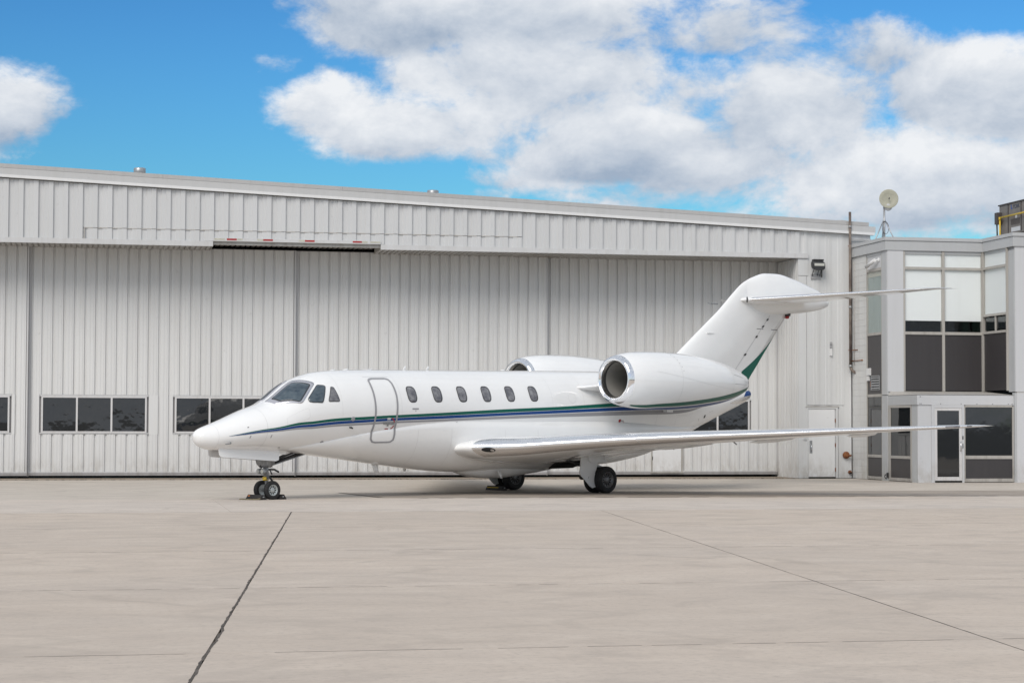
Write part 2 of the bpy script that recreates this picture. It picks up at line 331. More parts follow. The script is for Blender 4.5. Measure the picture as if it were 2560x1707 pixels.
# ragged sealant and spalled edges along the joints
rj = random.Random(3)
def bead(p0, p1, wmin, wmax, wob, z, step, skip=0.):
    L = math.hypot(p1[0]-p0[0], p1[1]-p0[1]); ex, ey = (p1[0]-p0[0])/L, (p1[1]-p0[1])/L; mb = MB(); t = 0.; prev = None; off = 0.
    while t < L:
        off = off*.7+rj.uniform(-wob, wob); w = rj.uniform(wmin, wmax)
        a = (p0[0]+ex*t-ey*(off-w), p0[1]+ey*t+ex*(off-w), z); b = (p0[0]+ex*t-ey*(off+w), p0[1]+ey*t+ex*(off+w), z)
        if prev and rj.random() >= skip: mb.add([prev[0], prev[1], b, a], [(0, 1, 2, 3)])
        prev = (a, b); t += rj.uniform(step*.5, step*1.5)
    o = mb.build('joint_sealant', joint_m if skip < .1 else seal_m, apron, weld=False); o['kind'] = 'stuff'; return o
bead((jx(0, -60), -60), (jx(0, -23.15), -23.15), .007, .014, .007, .0015, .09)
bead((jx(1, -60), -60), (jx(1, -23.15), -23.15), .003, .0065, .004, .0015, .2)
for d_ in (-29, -35.1, -41.2, -47.1): bead((-30, d_), (25, d_), .004, .013, .005, .0012, .14, .3)
bead((-30, -23.1), (30, -23.1), .006, .014, .004, .0012, .3, .4)
bead((-6.75, -12.4), (-6.15, -15.9), .03, .06, .01, .006, .2); bead((-5.5, -16.13), (40, -16.13), .02, .06, .02, .006, .25, .3)
# leaf litter and grit along the sill
dbm = MB(); rd = random.Random(5)
for i in range(260):
    x = rd.uniform(-16, 10); y = -.27+rd.gauss(0, .05); sx = rd.uniform(.015, .07); a = rd.uniform(0, 3)
    dbm.add([(x-sx, y, .002), (x, y-.02, .003), (x+sx, y+.01, .002), (x+.01, y+.02, .022)], [(0, 1, 3), (1, 2, 3), (2, 0, 3)])
do = dbm.build('grit', joint_m, apron); do['kind'] = 'stuff'

# ------------------------------------------------------------------ hangar
HG = empty('hangar', H0, HA)
tag(HG, 'long white corrugated metal hangar with sliding doors behind the jet', 'hangar')
ROOF = lambda x: 8.27-.0422*x        # underside of gutter trim along the facade
SL = -21.5
def panel(prof, z0, z1, x0, y0, mat, parent, name='cladding_panel'):
    """prof: list of (x, proud) along the face; extruded upright; z0,z1 numbers or functions of x."""
    f0 = z0 if callable(z0) else (lambda x: z0); f1 = z1 if callable(z1) else (lambda x: z1)
    pts = [(x0+a, y0-b) for a, b in prof]; back = [(x0+prof[-1][0], y0+.015), (x0+prof[0][0], y0+.015)]
    return MB().prism(pts+back, lambda x, y: f0(x), lambda x, y: f1(x)).build(name, mat, parent)
def clip(prof, w): # cut a profile at width w
    out = []
    for i, (a, b) in enumerate(prof):
        if a <= w+1e-6: out.append((a, b))
        else:
            a0, b0 = prof[i-1]; t = (w-a0)/(a-a0); out.append((w, b0+(b-b0)*t)); break
    return out
HP = [(0, .0), (.135, .0), (.155, .028), (.275, .029), (.285, .055), (.422, .056), (.43, .0)]
# header wall
hw = box('header_wall', clad_soff, HG, SL, 9.26, .03, .12, 7.06, 7.72)
rowsH = []
x = 11.05-.43*76
NOT0, NOT1 = -9.19, -4.11
while x < 11.04:
    xe = x+.43
    if x >= SL and xe <= 9.34:
        zb = 7.25 if (x >= NOT0-.01 and xe <= NOT1+.01) else (7.162 if (xe > NOT0 and x < NOT1) else 7.15)
        if xe > -12.95 and x < .12:   # re-clad lower strip with a seam above it
            panel(HP, 7.492, lambda q_: ROOF(q_)-.025, x, 0, clad_head, hw)
            panel([(a, b*.7) for a, b in HP], zb, 7.478, x, 0, clad_head, hw)
        else: panel(HP, zb, lambda q_: ROOF(q_)-.025, x, 0, clad_head, hw)
    x = xe
box('seam_trim', trim_rusty, hw, -12.98, .15, -.030, .01, 7.474, 7.496)
box('seam_trim', trim_rusty, hw, -12.99, -12.972, -.058, .01, 7.12, 7.496)
for a, b, z in ((SL, NOT0, 7.0), (NOT0, NOT1, 7.16), (NOT1, 9.62, 7.0)):
    MB().box(a, b-.004, -.066, .03, z, z+(.155 if z == 7.0 else .095)).build('header_trim', clad_trim, hw)
box('notch_cheek', trim_rusty, hw, NOT0-.02, NOT0-.004, -.03, 1.5, 7.004, 7.158)
box('notch_cheek', trim_rusty, hw, NOT1+.004, NOT1+.02, -.03, 1.5, 7.004, 7.158)
# hazard tape on the notch edge
def tpx(a): return NOT0+(a-130)/(1772-130)*(NOT1-NOT0)
for a, b, m in ((140, 240, 0), (262, 357, 1), (358, 415, 0), (555, 614, 0), (615, 708, 1), (963, 1021, 0), (1022, 1117, 1), (1493, 1583, 1), (1584, 1640, 0), (1665, 1765, 0)):
    box('hazard_tape', tape_red if m else tape_white, hw, tpx(a), tpx(b), -.070, -.0665, 7.192+random.uniform(-.003, .003), 7.243)
# soffit under the header, corrugated front to back
def soffit(x0, x1, z):
    pts = []; xx = x0; i = 0
    while xx < x1-.01:
        w = min(.16, x1-xx); pts += [(xx, z+.012), (xx+w*.62, z+.012), (xx+w*.68, z+.05), (xx+w*.94, z+.05)]; xx += w
    pts.append((x1, z+.012)); n = len(pts)
    vs = [(a, .035, b) for a, b in pts]+[(a, 2.3, b) for a, b in pts]
    return MB().add(vs, [(i, i+1, n+i+1, n+i) for i in range(n-1)]).build('soffit', clad_soff, HG)
soffit(SL, NOT0-.021, 7.0); soffit(NOT0, NOT1, 7.16); soffit(NOT1+.021, 9.27, 7.0)
# sliding doors
DP = [(0, .0), (.050, .0), (.058, .045), (.118, .045), (.122, .051), (.168, .051), (.172, .045), (.215, .045), (.219, .051), (.262, .051), (.266, .045), (.306, .045), (.318, .0)]
DW = .318
leaf_edges = [(-22.7, -14.62, 1.56), (-14.62, -6.53, 1.71), (-6.53, 1.52, 1.86), (1.52, 9.262, 2.01)]
def leaf(i, xa, xb, dy):
    lf = MB().box(xa, xb, dy+.015, dy+.09, .13, 7.08).build('sliding_door', rail_grey, HG)
    zb, zt = .205, 7.06
    wins = []
    if i < 3:
        wins = [(xa+.40, xa+3.55, 3), (xa+4.40, xa+7.55, 3)]
    else: wins = [(6.13, 8.30, 2)]
    doorx = (4.98, 6.04) if i == 3 else None
    edge = xb-.02
    box('edge_post', clad_trim, lf, xa+.003, xa+.07, dy-.05, dy+.014, .206, 7.06)
    box('edge_post', clad_trim, lf, xb-.052, xb-.003, dy-.051, dy+.014, .206, 7.06)
    x = xa+.073
    while x < xb-.06:
        w = min(DW, xb-.056-x); pr = clip(DP, w)
        segs = [(zb, zt)]
        c0, c1 = x, x+w
        def cut(segs, z0, z1): 
            out = []
            for a, b in segs:
                if z0 > a: out.append((a, min(b, z0)))
                if z1 < b: out.append((max(a, z1), b))
            return out
        # a panel that a window or door crosses is cut where the opening is
        for (wa, wb, np_) in wins:
            if c1 > wa-.06 and c0 < wb+.06:
                if c0 >= wa-.06 and c1 <= wb+.06: segs = cut(segs, 1.345, 2.545)
                else:
                    lo, hi = max(c0, wa-.06), min(c1, wb+.06)
                    segs2 = []
                    # narrow remainder beside the opening
                    if lo > c0+.02:
                        panel(clip(DP, lo-c0), 1.345, 2.545, c0, dy, clad_door, lf)
                    elif hi < c1-.02:
                        panel([(a, .045) for a in (0, c1-hi)], 1.345, 2.545, hi, dy, clad_door, lf)
                    segs = cut(segs, 1.345, 2.545)
        if doorx and c1 > doorx[0] and c0 < doorx[1]:
            if c0 < doorx[0]-.02: panel(clip(DP, doorx[0]-c0), zb, 2.2, c0, dy, clad_door, lf)
            elif c1 > doorx[1]+.02: panel([(a, .045) for a in (0, c1-doorx[1])], zb, 2.2, doorx[1], dy, clad_door, lf)
            segs = cut(segs, 0, 2.2)
        for a, b in segs:
            if b-a > .03: panel(pr, a, b, c0, dy, clad_door, lf)
        x += w
    for wa, wb, np_ in wins:
        pw = (wb-wa-.05*2-.055*(np_-1))/np_
        fr = MB()
        fr.box(wa-.056, wb+.056, dy-.060, dy+.014, 1.35, 1.385).box(wa-.056, wb+.056, dy-.058, dy+.014, 2.49, 2.54)
        fo = fr.build('window_flashing', clad_trim, lf)
        f2 = MB().box(wa, wb, dy-.068, dy+.014, 1.388, 1.432).box(wa, wb, dy-.064, dy+.014, 2.45, 2.488).box(wa, wa+.05, dy-.066, dy+.0139, 1.433, 2.449).box(wb-.05, wb, dy-.066, dy+.0139, 1.433, 2.449)
        for k in range(1, np_):
            xx = wa+.05+k*(pw+.055)-.055; f2.box(xx, xx+.055, dy-.066, dy+.0139, 1.433, 2.449)
        f2.build('window_frame', win_white, lf)
        for k in range(np_):
            xx = wa+.05+k*(pw+.055); box('window_pane', hang_glass, lf, xx-.004, xx+pw+.004, dy-.032, dy-.022, 1.43, 2.452)
    if doorx:
        a, b = doorx
        box('wicket_door', door_white, lf, a+.05, b-.06, dy-.062, dy+.0, .20, 2.12)
        MB().box(a, a+.046, dy-.07, dy+.014, .17, 2.19).box(b-.056, b, dy-.07, dy+.014, .17, 2.19).box(a+.047, b-.057, dy-.069, dy+.014, 2.13, 2.19).build('wicket_door_frame', off_frame, lf)
        box('wicket_threshold', off_frame, lf, a-.03, b+.02, dy-.1, dy-.04, .13, .168)
        for z in (.55, 1.8): box('hinge', dark, lf, a+.036, a+.058, dy-.074, dy-.063, z, z+.12)
    box('bottom_rail', rail_grey, lf, xa, xb, dy-.065, dy+.03, .085, .17)
    box('bottom_flashing', clad_trim, lf, xa+.002, xb-.002, dy-.057, dy+.012, .171, .203)
    if i > 0 : box('end_cap', trim_rusty, lf, xa-.006, xa+.05, dy-.068, dy-.05, .06, .19)
    return lf
for i, (a, b, dd) in enumerate(leaf_edges): leaf(i, a, b, dd)
# black sheet, its colour standing in for the shade behind the doors
box('dark_backing', gap, HG, SL, 9.25, 2.5, 2.6, 0.02, 7.6)
# return wall of the recess, close corrugation
rp = []
yy = 0.06
while yy < 2.2:
    o = MB()
    pts = [(9.275, yy), (9.262, yy), (9.262, yy+.085), (9.29, yy+.10), (9.29, yy+.145), (9.262+.028, yy+.16), (9.31, yy+.16), (9.31, yy)]
    o.prism([(9.33, yy), (9.33, yy+.16), (9.29, yy+.159), (9.29, yy+.105), (9.262, yy+.09), (9.262, yy+.004)], .01, 6.99)
    rp.append(o.build('return_wall_panel', clad_door, HG)); yy += .16
# right hand wall
rw = box('end_wall', clad_trim, HG, 9.34, 11.08, .02, .2, .02, 7.7)
panel([(0, .005), (.27, .005)], .01, 6.44, 9.29, 0, clad_right, rw)
panel([(0, .02), (.335, .02)], 6.45, 6.994, 9.28, 0, clad_right, rw)
RP = [(0, 0), (.2, 0), (.215, .012), (.31, .012), (.318, .018), (.41, .018), (.415, .0)]
for k in range(4):
    x0 = 9.618+.416*k-.04
    w = .416 if k < 3 else 11.05-x0
    lo = 2.33 if k < 2 else (2.33 if x0 < 10.58 else .01)
    zt = 8.2
    pr = clip(RP, w)
    if lo > 1 and k == 2:
        panel(pr, lo, lambda q_: ROOF(q_)-.01, x0, 0, clad_right, rw)
        panel([(0, .0), (x0+w-10.63, .0)], .01, 2.325, 10.63, 0, clad_right, rw)
    else: panel(pr, lo, lambda q_: ROOF(q_)-.01, x0, 0, clad_right, rw)
# side door
sd = box('side_door', door_white, HG, 9.62, 10.50, -.012, .018, .05, 2.2)
box('hinge', rust, sd, 10.502, 10.53, -.02, -.004, 1.78, 1.9); box('hinge', rust, sd, 10.502, 10.53, -.02, -.004, 1.0, 1.12); box('hinge', rust, sd, 10.502, 10.53, -.02, -.004, .22, .34)
box('handle_plate', galv, sd, 9.655, 9.745, -.018, -.0125, .80, 1.2); MB().tube([(9.70, -.05, .86), (9.70, -.05, 1.08)], .012).tube([(9.70, -.05, .86), (9.70, -.012, .86)], .01).tube([(9.70, -.05, 1.08), (9.70, -.012, 1.08)], .01).build('handle', steel, sd)
MB().box(9.56, 9.612, -.03, .018, .01, 2.26).box(10.535, 10.60, -.03, .018, .01, 2.26).box(9.613, 10.534, -.029, .018, 2.21, 2.26).build('side_door_frame', clad_right, HG)
box('door_head_flashing', trim_rusty, HG, 9.53, 10.64, -.04, .018, 2.264, 2.29)
box('door_gap', gap, HG, 9.615, 10.53, -.001, .018, .005, .045)
# roof edge
def sloped(x0, x1, y0, y1, za, zb_, name, mat, parent):
    return MB().prism([(x0, y0), (x1, y0), (x1, y1), (x0, y1)], lambda x, y: ROOF(x)+za, lambda x, y: ROOF(x)+zb_).build(name, mat, parent)
rf = MB().prism([(SL, .1), (11.72, .1), (11.72, 34), (SL, 34)], lambda x, y: ROOF(x)+.0, lambda x, y: ROOF(x)+.29).build('roof', fascia_c, HG)
sloped(SL, 11.82, -.15, .06, .0, .08, 'gutter_trim', trim_white, rf)
sloped(SL, 11.86, -.12, .06, .083, .275, 'fascia_band', fascia_g, rf)
xx = SL
while xx < 11.6:
    x1 = min(xx+5.4, 11.65); sloped(xx, x1-.004, -.09, .3, .285, .405, 'edge_cap', fascia_c, rf); xx = x1
sloped(11.05, 11.72, -.02, .09, -.16, -.004, 'overhang_soffit', clad_trim, rf)
box('wall_above_office', clad_trim, HG, 11.086, 11.66, .1, .3, 7.2, ROOF(11.66)-.17)
MB().prism([(11.09, .3), (11.6, .3), (11.6, 34), (11.09, 34)], 0, 7.6).build('gable_wall', clad_right, HG)
panel(clip(HP, .243), 7.16, lambda q_: ROOF(q_)-.01, 9.333, 0, clad_right, rw)

# ------------------------------------------------------------------ roof vents of the hangar
def roof_vent(x, y, h, label):
    z = ROOF(x)+.29; v = empty('roof_vent', h2w(x, y, z), HA)
    MB().cyl((0, 0, -.02), (0, 0, h-.14), .12, n=20).build('pipe', galv, v)
    MB().lathe([(h-.20, .05), (h-.195, .18), (h-.18, .19), (h-.03, .19), (h-.01, .17), (h, .0)], (0, 0, 0), (0, 0, 1), 24).build('cap', galv, v)
    return tag(v, label, 'roof vent', 'vents on the hangar roof')
roof_vent(-11.32, 4.0, .77, 'small galvanised roof vent nearest the left end of the hangar')
roof_vent(-1.86, 4.0, .70, 'small galvanised roof vent above the middle of the hangar')

# ------------------------------------------------------------------ office annex
OB = empty('office_building', h2w(11.1, 0), HA)
tag(OB, 'two storey grey and white office annex with dark spandrel panels beside the hangar', 'office building')
OX = 11.1     # the annex's own origin sits at the hangar corner
def ob(name, mat, parent, x0, x1, y0, y1, z0, z1): return box(name, mat, parent, x0-OX, x1-OX, y0, y1, z0, z1)
S2 = 14.27
# roof slab and parapet: stepped outline
outl = [(11.1, .05), (11.1, -2.95), (S2, -2.95), (S2, -5.13), (24, -5.13), (24, 12), (11.75, 12), (11.75, .05)]
MB().prism([(a-OX, b) for a, b in outl], 6.95, 7.25).build('roof_slab', off_grey, OB)
path = [(11.1, .08), (11.1, -2.95), (S2, -2.95), (S2, -5.13), (24, -5.13)]
def offset_path(path, o):
    # axis aligned stepped path, offset to the outside (towards -x on the runs along y, towards -y on the runs along x)
    return [(x-o, y-(o if i > 0 else 0)) for i, (x, y) in enumerate(path)]
def band(name, mat, o1, z0, z1, depth=.2):
    A, B = offset_path(path, o1), offset_path(path, o1-depth)
    for i in range(len(path)-1):
        p = [A[i], A[i+1], B[i+1], B[i]]
        MB().prism([(a-OX, b) for a, b in p], z0, z1).build(name, mat, OB)
band('parapet_band', off_grey, .06, 7.045, 7.335)
band('parapet_cap', off_grey, .085, 7.345, 7.45, .3)
# block wall by the hangar corner
bw = ob('block_wall', off_grey, OB, 11.13, 11.3, -1.24, .03, 0, 7.04)
for c in range(35):
    z0 = .012+c*.2; off_ = .2 if c % 2 else 0.
    ys = [-1.245]+[y for y in (-1.2+off_, -.8+off_, -.4+off_, 0+off_) if -1.2 < y < 0]+[.0]
    for a, b in zip(ys[:-1], ys[1:]):
        if b-a > .04: ob('concrete_block', block_m, bw, 11.1+random.uniform(-.0015, .0015), 11.128, a+.002, b-.002, z0+.002, min(z0+.198, 7.04))
# narrow side bay of stacked lights (faces left)
sb = ob('side_bay', off_frame, OB, 11.16, 11.28, -2.54, -1.25, .0, 7.04)
ob('bay_frame', off_frame, sb, 11.10, 11.158, -1.31, -1.25, .0, 7.04); ob('bay_frame', off_frame, sb, 11.10, 11.158, -2.54, -2.50, .0, 7.04)
for z in (.03, .70, 2.57, 4.48, 6.47): ob('transom', off_frame, sb, 11.095, 11.157, -2.499, -1.311, z, z+.085)
ob('camera_panel', off_white, sb, 11.12, 11.15, -2.499, -1.311, 6.557, 7.04)
ob('curtain', curtain, sb, 11.150, 11.158, -2.499, -1.311, 4.567, 6.30); ob('valance', curtain_top, sb, 11.148, 11.1575, -2.499, -1.311, 6.305, 6.468)
ob('window_pane', clear, sb, 11.118, 11.124, -2.499, -1.311, 4.567, 6.468)
ob('spandrel_panel', off_dark, sb, 11.12, 11.15, -2.499, -1.311, 2.657, 4.478)
ob('window_pane', off_glass_dark, sb, 11.12, 11.13, -2.499, -1.311, .787, 2.568)
ob('spandrel_panel', off_dark, sb, 11.12, 11.15, -2.499, -1.311, .117, .698)
# corner column
ob('corner_column', off_grey, OB, 11.09, 11.66, -2.965, -2.56, 2.62, 7.04)
ob('column_joint', gap, OB, 11.10, 11.6, -2.955, -2.57, 2.6, 2.619)
ob('corner_column', off_grey, OB, 11.09, 11.5, -2.965, -2.56, 0.0, 2.599)
ob('column_face', off_white, OB, 11.115, 11.63, -2.99, -2.967, 2.72, 7.04)
# upper front bay
uf = ob('upper_bay', room_dark, OB, 11.68, 14.3, -1.9, -1.8, 2.7, 7.04)
yf = -2.93
for a, b in ((11.635, 11.69), (12.90, 12.985), (14.20, 14.3)): ob('mullion', off_frame, uf, a, b, yf-.05, yf+.08, 2.74, 7.04)
for a, b in ((11.691, 12.899), (12.986, 14.199)):
    ob('transom', off_frame, uf, a, b, yf-.045, yf+.07, 6.47, 6.55); ob('transom', off_frame, uf, a, b, yf-.045, yf+.07, 4.47, 4.56)
    ob('window_pane', clear, uf, a, b, yf-.004, yf+.004, 6.551, 7.04); ob('window_pane', clear, uf, a, b, yf-.004, yf+.004, 4.561, 6.469)
    ob('roller_blind', sheet_white, uf, a, b, yf+.03, yf+.04, 4.90, 7.04)
    ob('spandrel_panel', off_dark, uf, a, b, yf-.012, yf+.02, 2.76, 4.469)
# upper return bay, faces left
rb = ob('return_bay', room_dark, OB, S2+.8, S2+.9, -5.0, -2.9, 2.7, 7.04)
for a, b in ((-3.02, -2.985), (-4.72, -4.67)): ob('mullion', off_frame, rb, S2-.06, S2+.07, a, b, 2.74, 7.04)
a, b = -4.669, -3.021
for z in (6.48, 5.03, 4.50): ob('transom', off_frame, rb, S2-.055, S2+.06, a, b, z, z+.075)
ob('window_pane', clear, rb, S2-.004, S2+.004, a, b, 6.556, 7.04); ob('window_pane', clear, rb, S2-.004, S2+.004, a, b, 5.106, 6.479); ob('roller_blind', sheet_white, rb, S2+.02, S2+.03, a, b, 5.106, 7.04)
ob('vent_light', off_glass_dark, rb, S2-.004, S2+.006, a+.06, b-.06, 4.62, 4.99); ob('sash_frame', off_frame, rb, S2-.05, S2-.006, -3.9, -3.86, 4.576, 5.029)
ob('spandrel_panel', off_dark, rb, S2-.012, S2+.02, a, b, 2.76, 4.499)
ob('pier', off_grey, OB, S2, S2+.4, -5.12, -4.721, 2.70, 7.04); ob('pier_face', off_white, OB, S2+.02, 24, -5.15, -5.122, 2.70, 7.04)
ob('pier', off_grey, OB, S2+.0, S2+.4, -5.12, -4.95, 0, 2.67); ob('pier_face', off_white, OB, S2+.05, 24, -5.15, -5.122, .0, 2.67)
ob('pier_joint', trim_rusty, OB, S2+.06, 24, -5.14, -5.0, 2.672, 2.698)
MB().prism([(S2+.42-OX, -5.1), (24-OX, -5.1), (24-OX, 11), (S2+.42-OX, 11)], 0, 6.94).build('inner_core', room_dark, OB)
# entrance vestibule
VX, VY = 11.24, -5.0
vs_ = ob('vestibule', room_dark, OB, 11.6, 14.2, -3.6, -3.3, 0.02, 2.4)
MB().prism([(11.16-OX, -2.97), (VX-OX, VY), (S2-OX, VY), (S2-OX, -2.97)], 2.585, 2.60).build('vestibule_roof', clad_trim, vs_)
MB().add([(11.13-OX, -2.94, 2.60), (VX-.03-OX, VY-.03, 2.60), (S2+.02-OX, VY-.03, 2.60), (S2+.02-OX, -2.9, 2.735), (11.2-OX, -2.94, 2.735)], [(0, 1, 2, 3, 4)]).build('sloped_flashing', trim_rusty, vs_)
band_z = (2.30, 2.583)
MB().prism([(VX-.03-OX, VY-.03), (S2+.03-OX, VY-.03), (S2+.03-OX, VY+.1), (VX-OX, VY+.1)], *band_z).build('canopy_band', off_white, vs_)
MB().prism([(11.13-OX, -2.97), (VX-.03-OX, VY-.029), (VX+.1-OX, VY+.1), (11.25-OX, -2.97)], *band_z).build('canopy_band', off_grey, vs_)
for xr in (11.3, 11.34, 11.95, 12.6, 13.1, 13.6, 14.1, 14.22):
    MB().cyl((xr-OX, VY-.036, 2.33), (xr-OX, VY-.029, 2.33), .012, n=8).build('rivet', dark, vs_)
MB().cyl((11.31-OX, VY-.036, 2.54), (11.31-OX, VY-.029, 2.54), .014, n=8).build('rivet', dark, vs_)
ob('entrance_pier', off_white, vs_, VX, 11.665, VY-.002, VY+.12, 0, 2.299)
def sidept(t): return (11.14+(VX-11.14)*t, -2.97+(VY+2.97)*t)
def sidepanel(name, mat, t0, t1, z0, z1, o0=0., o1=.05):
    a, b = sidept(t0), sidept(t1); MB().prism([(a[0]+o0-OX, a[1]), (b[0]+o0-OX, b[1]), (b[0]+o1-OX, b[1]), (a[0]+o1-OX, a[1])], z0, z1).build(name, mat, vs_)
sidepanel('side_pier', off_grey, .80, .995, 0, 2.299)
for t0, t1 in ((.0, .07), (.765, .798)): sidepanel('window_frame', off_frame, t0, t1, 0.02, 2.299, -.015, .06)
for z0, z1 in ((.02, .11), (.69, .775), (2.22, 2.298)): sidepanel('window_frame', off_frame, .0705, .7645, z0, z1, -.012, .06)
sidepanel('window_pane', off_glass_dark, .0705, .7645, .776, 2.219, .012, .02); sidepanel('spandrel_panel', off_dark, .0705, .7645, .111, .689, .008, .03)
# front: glazed door and window
fd = ob('entrance_door', win_white, vs_, 11.77, 11.845, VY-.02, VY+.03, .06, 2.21)
ob('door_stile', win_white, fd, 12.54, 12.625, VY-.02, VY+.03, .06, 2.21); ob('door_rail', win_white, fd, 11.846, 12.539, VY-.02, VY+.03, .06, .17); ob('door_rail', win_white, fd, 11.846, 12.539, VY-.02, VY+.03, 2.13, 2.21)
ob('door_glass', off_glass_dark, fd, 11.846, 12.539, VY-.002, VY+.006, .171, 2.129)
MB().tube([(12.575-OX, VY-.065, .92), (12.575-OX, VY-.065, 1.22)], .014).tube([(12.575-OX, VY-.065, .95), (12.575-OX, VY-.02, .95)], .01).tube([(12.575-OX, VY-.065, 1.19), (12.575-OX, VY-.02, 1.19)], .01).build('pull_handle', steel, fd)
ob('lock', dark, fd, 12.635, 12.665, VY-.04, VY-.03, 1.28, 1.38); ob('lock', galv, fd, 12.632, 12.67, VY-.04, VY-.03, 1.02, 1.16)
ob('door_frame', off_white, vs_, 11.667, 11.765, VY-.03, VY+.05, 0, 2.299); ob('door_frame', off_white, vs_, 12.63, 12.695, VY-.03, VY+.05, 0, 2.299); ob('door_frame', off_white, vs_, 11.766, 12.629, VY-.029, VY+.05, 2.215, 2.298)
ob('threshold', gap, vs_, 11.766, 12.629, VY-.01, VY+.05, 0.005, .055)
for a, b in ((12.70, 12.735), (14.23, 14.275)): ob('window_frame', off_frame, vs_, a, b, VY-.02, VY+.05, 0.02, 2.27)
for z0, z1 in ((.02, .12), (.70, .80), (2.235, 2.295)): ob('window_frame', off_frame, vs_, 12.736, 14.229, VY-.024, VY+.05, z0, z1)
ob('window_pane', off_glass_dark, vs_, 12.736, 14.229, VY+.004, VY+.012, .801, 2.234); ob('spandrel_panel', off_dark, vs_, 12.736, 14.229, VY-.004, VY+.02, .121, .699)
ob('reception_counter', off_grey, vs_, 11.9, 13.2, -4.1, -3.8, 0.02, 1.1)

# ------------------------------------------------------------------ things on the walls
def wall_thing(name, x, y, z): return empty(name, h2w(x, y, z), HA)
# rusty drain pipe
dp = MB(); dp.cyl((0, 0, 0), (0, 0, 4.98), .042, n=16)
p_ = wall_thing('drain_pipe', 10.98, -.16, 3.52)
po = dp.build('pipe', pipe_m, p_)
MB().cyl((0, 0, .0), (.05, -.03, -.1), .045, n=14).cyl((.05, -.03, -.1), (.22, -.17, -.22), .045, n=14).build('elbow', pipe_m, p_)
MB().cyl((.20, -.155, -.205), (.235, -.185, -.232), .11, n=18).build('flange', rust, p_)
for z in (4.47, 1.9, .02):
    MB().cyl((0, 0, z), (0, 0, z+.07), .052, n=16).build('coupling', galv, p_)
for z in (3.88, 2.35, .55):
    MB().box(-.07, .12, -.012, .012, z, z+.022).box(.1, .125, -.35, .012, z, z+.022).build('bracket', rust, p_)
tag(p_, 'rusty vertical drain pipe where hangar meets office block', 'pipe')
pr_ = wall_thing('pipe_bracket', 11.08, -.5, 3.74); MB().tube([(0, -.42, 0), (0, .42, 0)], .012).tube([(-.03, -.42, 0), (.02, -.42, 0)], .02).tube([(-.03, .42, 0), (.02, .42, 0)], .02).build('rod', rust, pr_)
tag(pr_, 'short rusty rod fixed to white block wall below the drain pipe', 'bracket')
cr_ = wall_thing('conduit', 11.085, -.24, 3.6); MB().tube([(0, 0, 0), (0, 0, 3.3)], .008).build('tube', trim_rusty, cr_); tag(cr_, 'thin stained conduit running up the white block wall', 'conduit')
# floodlight
fl = wall_thing('floodlight', 9.87, -.03, 6.50)
MB().box(-.16, .16, -.02, .02, -.16, .0).build('back_plate', grey_plastic, fl)
MB().tube([(-.13, -.02, -.07), (-.13, -.16, .12)], .012).tube([(.13, -.02, -.07), (.13, -.16, .12)], .012).tube([(.05, -.02, -.05), (.05, -.12, .1)], .012).tube([(.19, -.03, -.1), (.19, -.05, .14)], .016).build('yoke', dark, fl)
r_ = []
for t_, (hw_, hz) in zip((0., .03, .10, .22, .26), ((.17, .10), (.20, .13), (.215, .15), (.21, .145), (.19, .12))):
    ring = []
    for k in range(24):
        a = 2*PI*k/24; c, s = math.cos(a), math.sin(a); e = .55
        px = hw_*math.copysign(abs(c)**e, c); pz = hz*math.copysign(abs(s)**e, s)
        ring.append((px, -.08-t_*1.0-.10*(0 if pz > 0 else .2), .30+pz-t_*.25))
    r_.append(ring)
MB().loft(r_).build('housing', dark, fl)
MB().box(-.165, .165, -.362, -.348, .235, .32).build('lens', lamp_glass, fl)
for k in range(9): box('cooling_fin', dark, fl, -.16+.04*k-.005, -.16+.04*k+.005, -.30, -.10, .40, .455)
tag(fl, 'black floodlight on hangar end wall above the side door', 'floodlight')
# security camera
sc_ = wall_thing('security_camera', 11.12, -2.28, 6.80)
MB().lathe([(0, .0), (0, .07), (-.02, .07), (-.04, .05), (-.05, .0)], (0, 0, 0), (1, 0, 0), 20).build('mount', cam_white, sc_)
MB().cyl((-.03, 0, 0), (-.10, .10, -.02), .02, n=12).build('arm', cam_white, sc_)
MB().cyl((-.12, .05, -.01), (-.16, .62, -.16), .055, .055, 18).build('body', cam_white, sc_)
MB().cyl((-.1605, .625, -.161), (-.163, .66, -.17), .05, .045, 18).build('lens_hood', dark, sc_)
tag(sc_, 'white bullet security camera under the office parapet', 'camera')
# louvre vent and meter box on the dark side panel
lv = wall_thing('louvre_vent', 11.12, -1.98, 2.80)
MB().box(-.03, 0, -.36, .36, -.02, .0).box(-.03, 0, -.36, .36, .40, .43).box(-.03, 0, -.36, -.335, .001, .399).box(-.03, 0, .335, .36, .001, .399).build('frame', galv, lv)
box('backing', gap, lv, -.006, .0, -.334, .334, .001, .399)
for k in range(5):
    z = .02+.078*k; MB().add([(-.03, -.334, z), (-.03, .334, z), (-.008, .334, z+.05), (-.008, -.334, z+.05)], [(0, 1, 2, 3)]).build('slat', galv, lv)
tag(lv, 'square metal louvre vent in dark panel of office side', 'vent')
mb_ = wall_thing('meter_box', 11.12, -1.46, 3.2); MB().box(-.06, 0, -.13, .13, .05, .27).build('case', cam_white, mb_); MB().box(-.05, 0, -.02, .15, -.12, .03).build('lower_case', cam_white, mb_); MB().box(-.004, 0, -.14, -.04, -.32, -.14).build('rust_stain', rust, mb_)
tag(mb_, 'small white electrical boxes beside the louvre vent', 'electrical box')
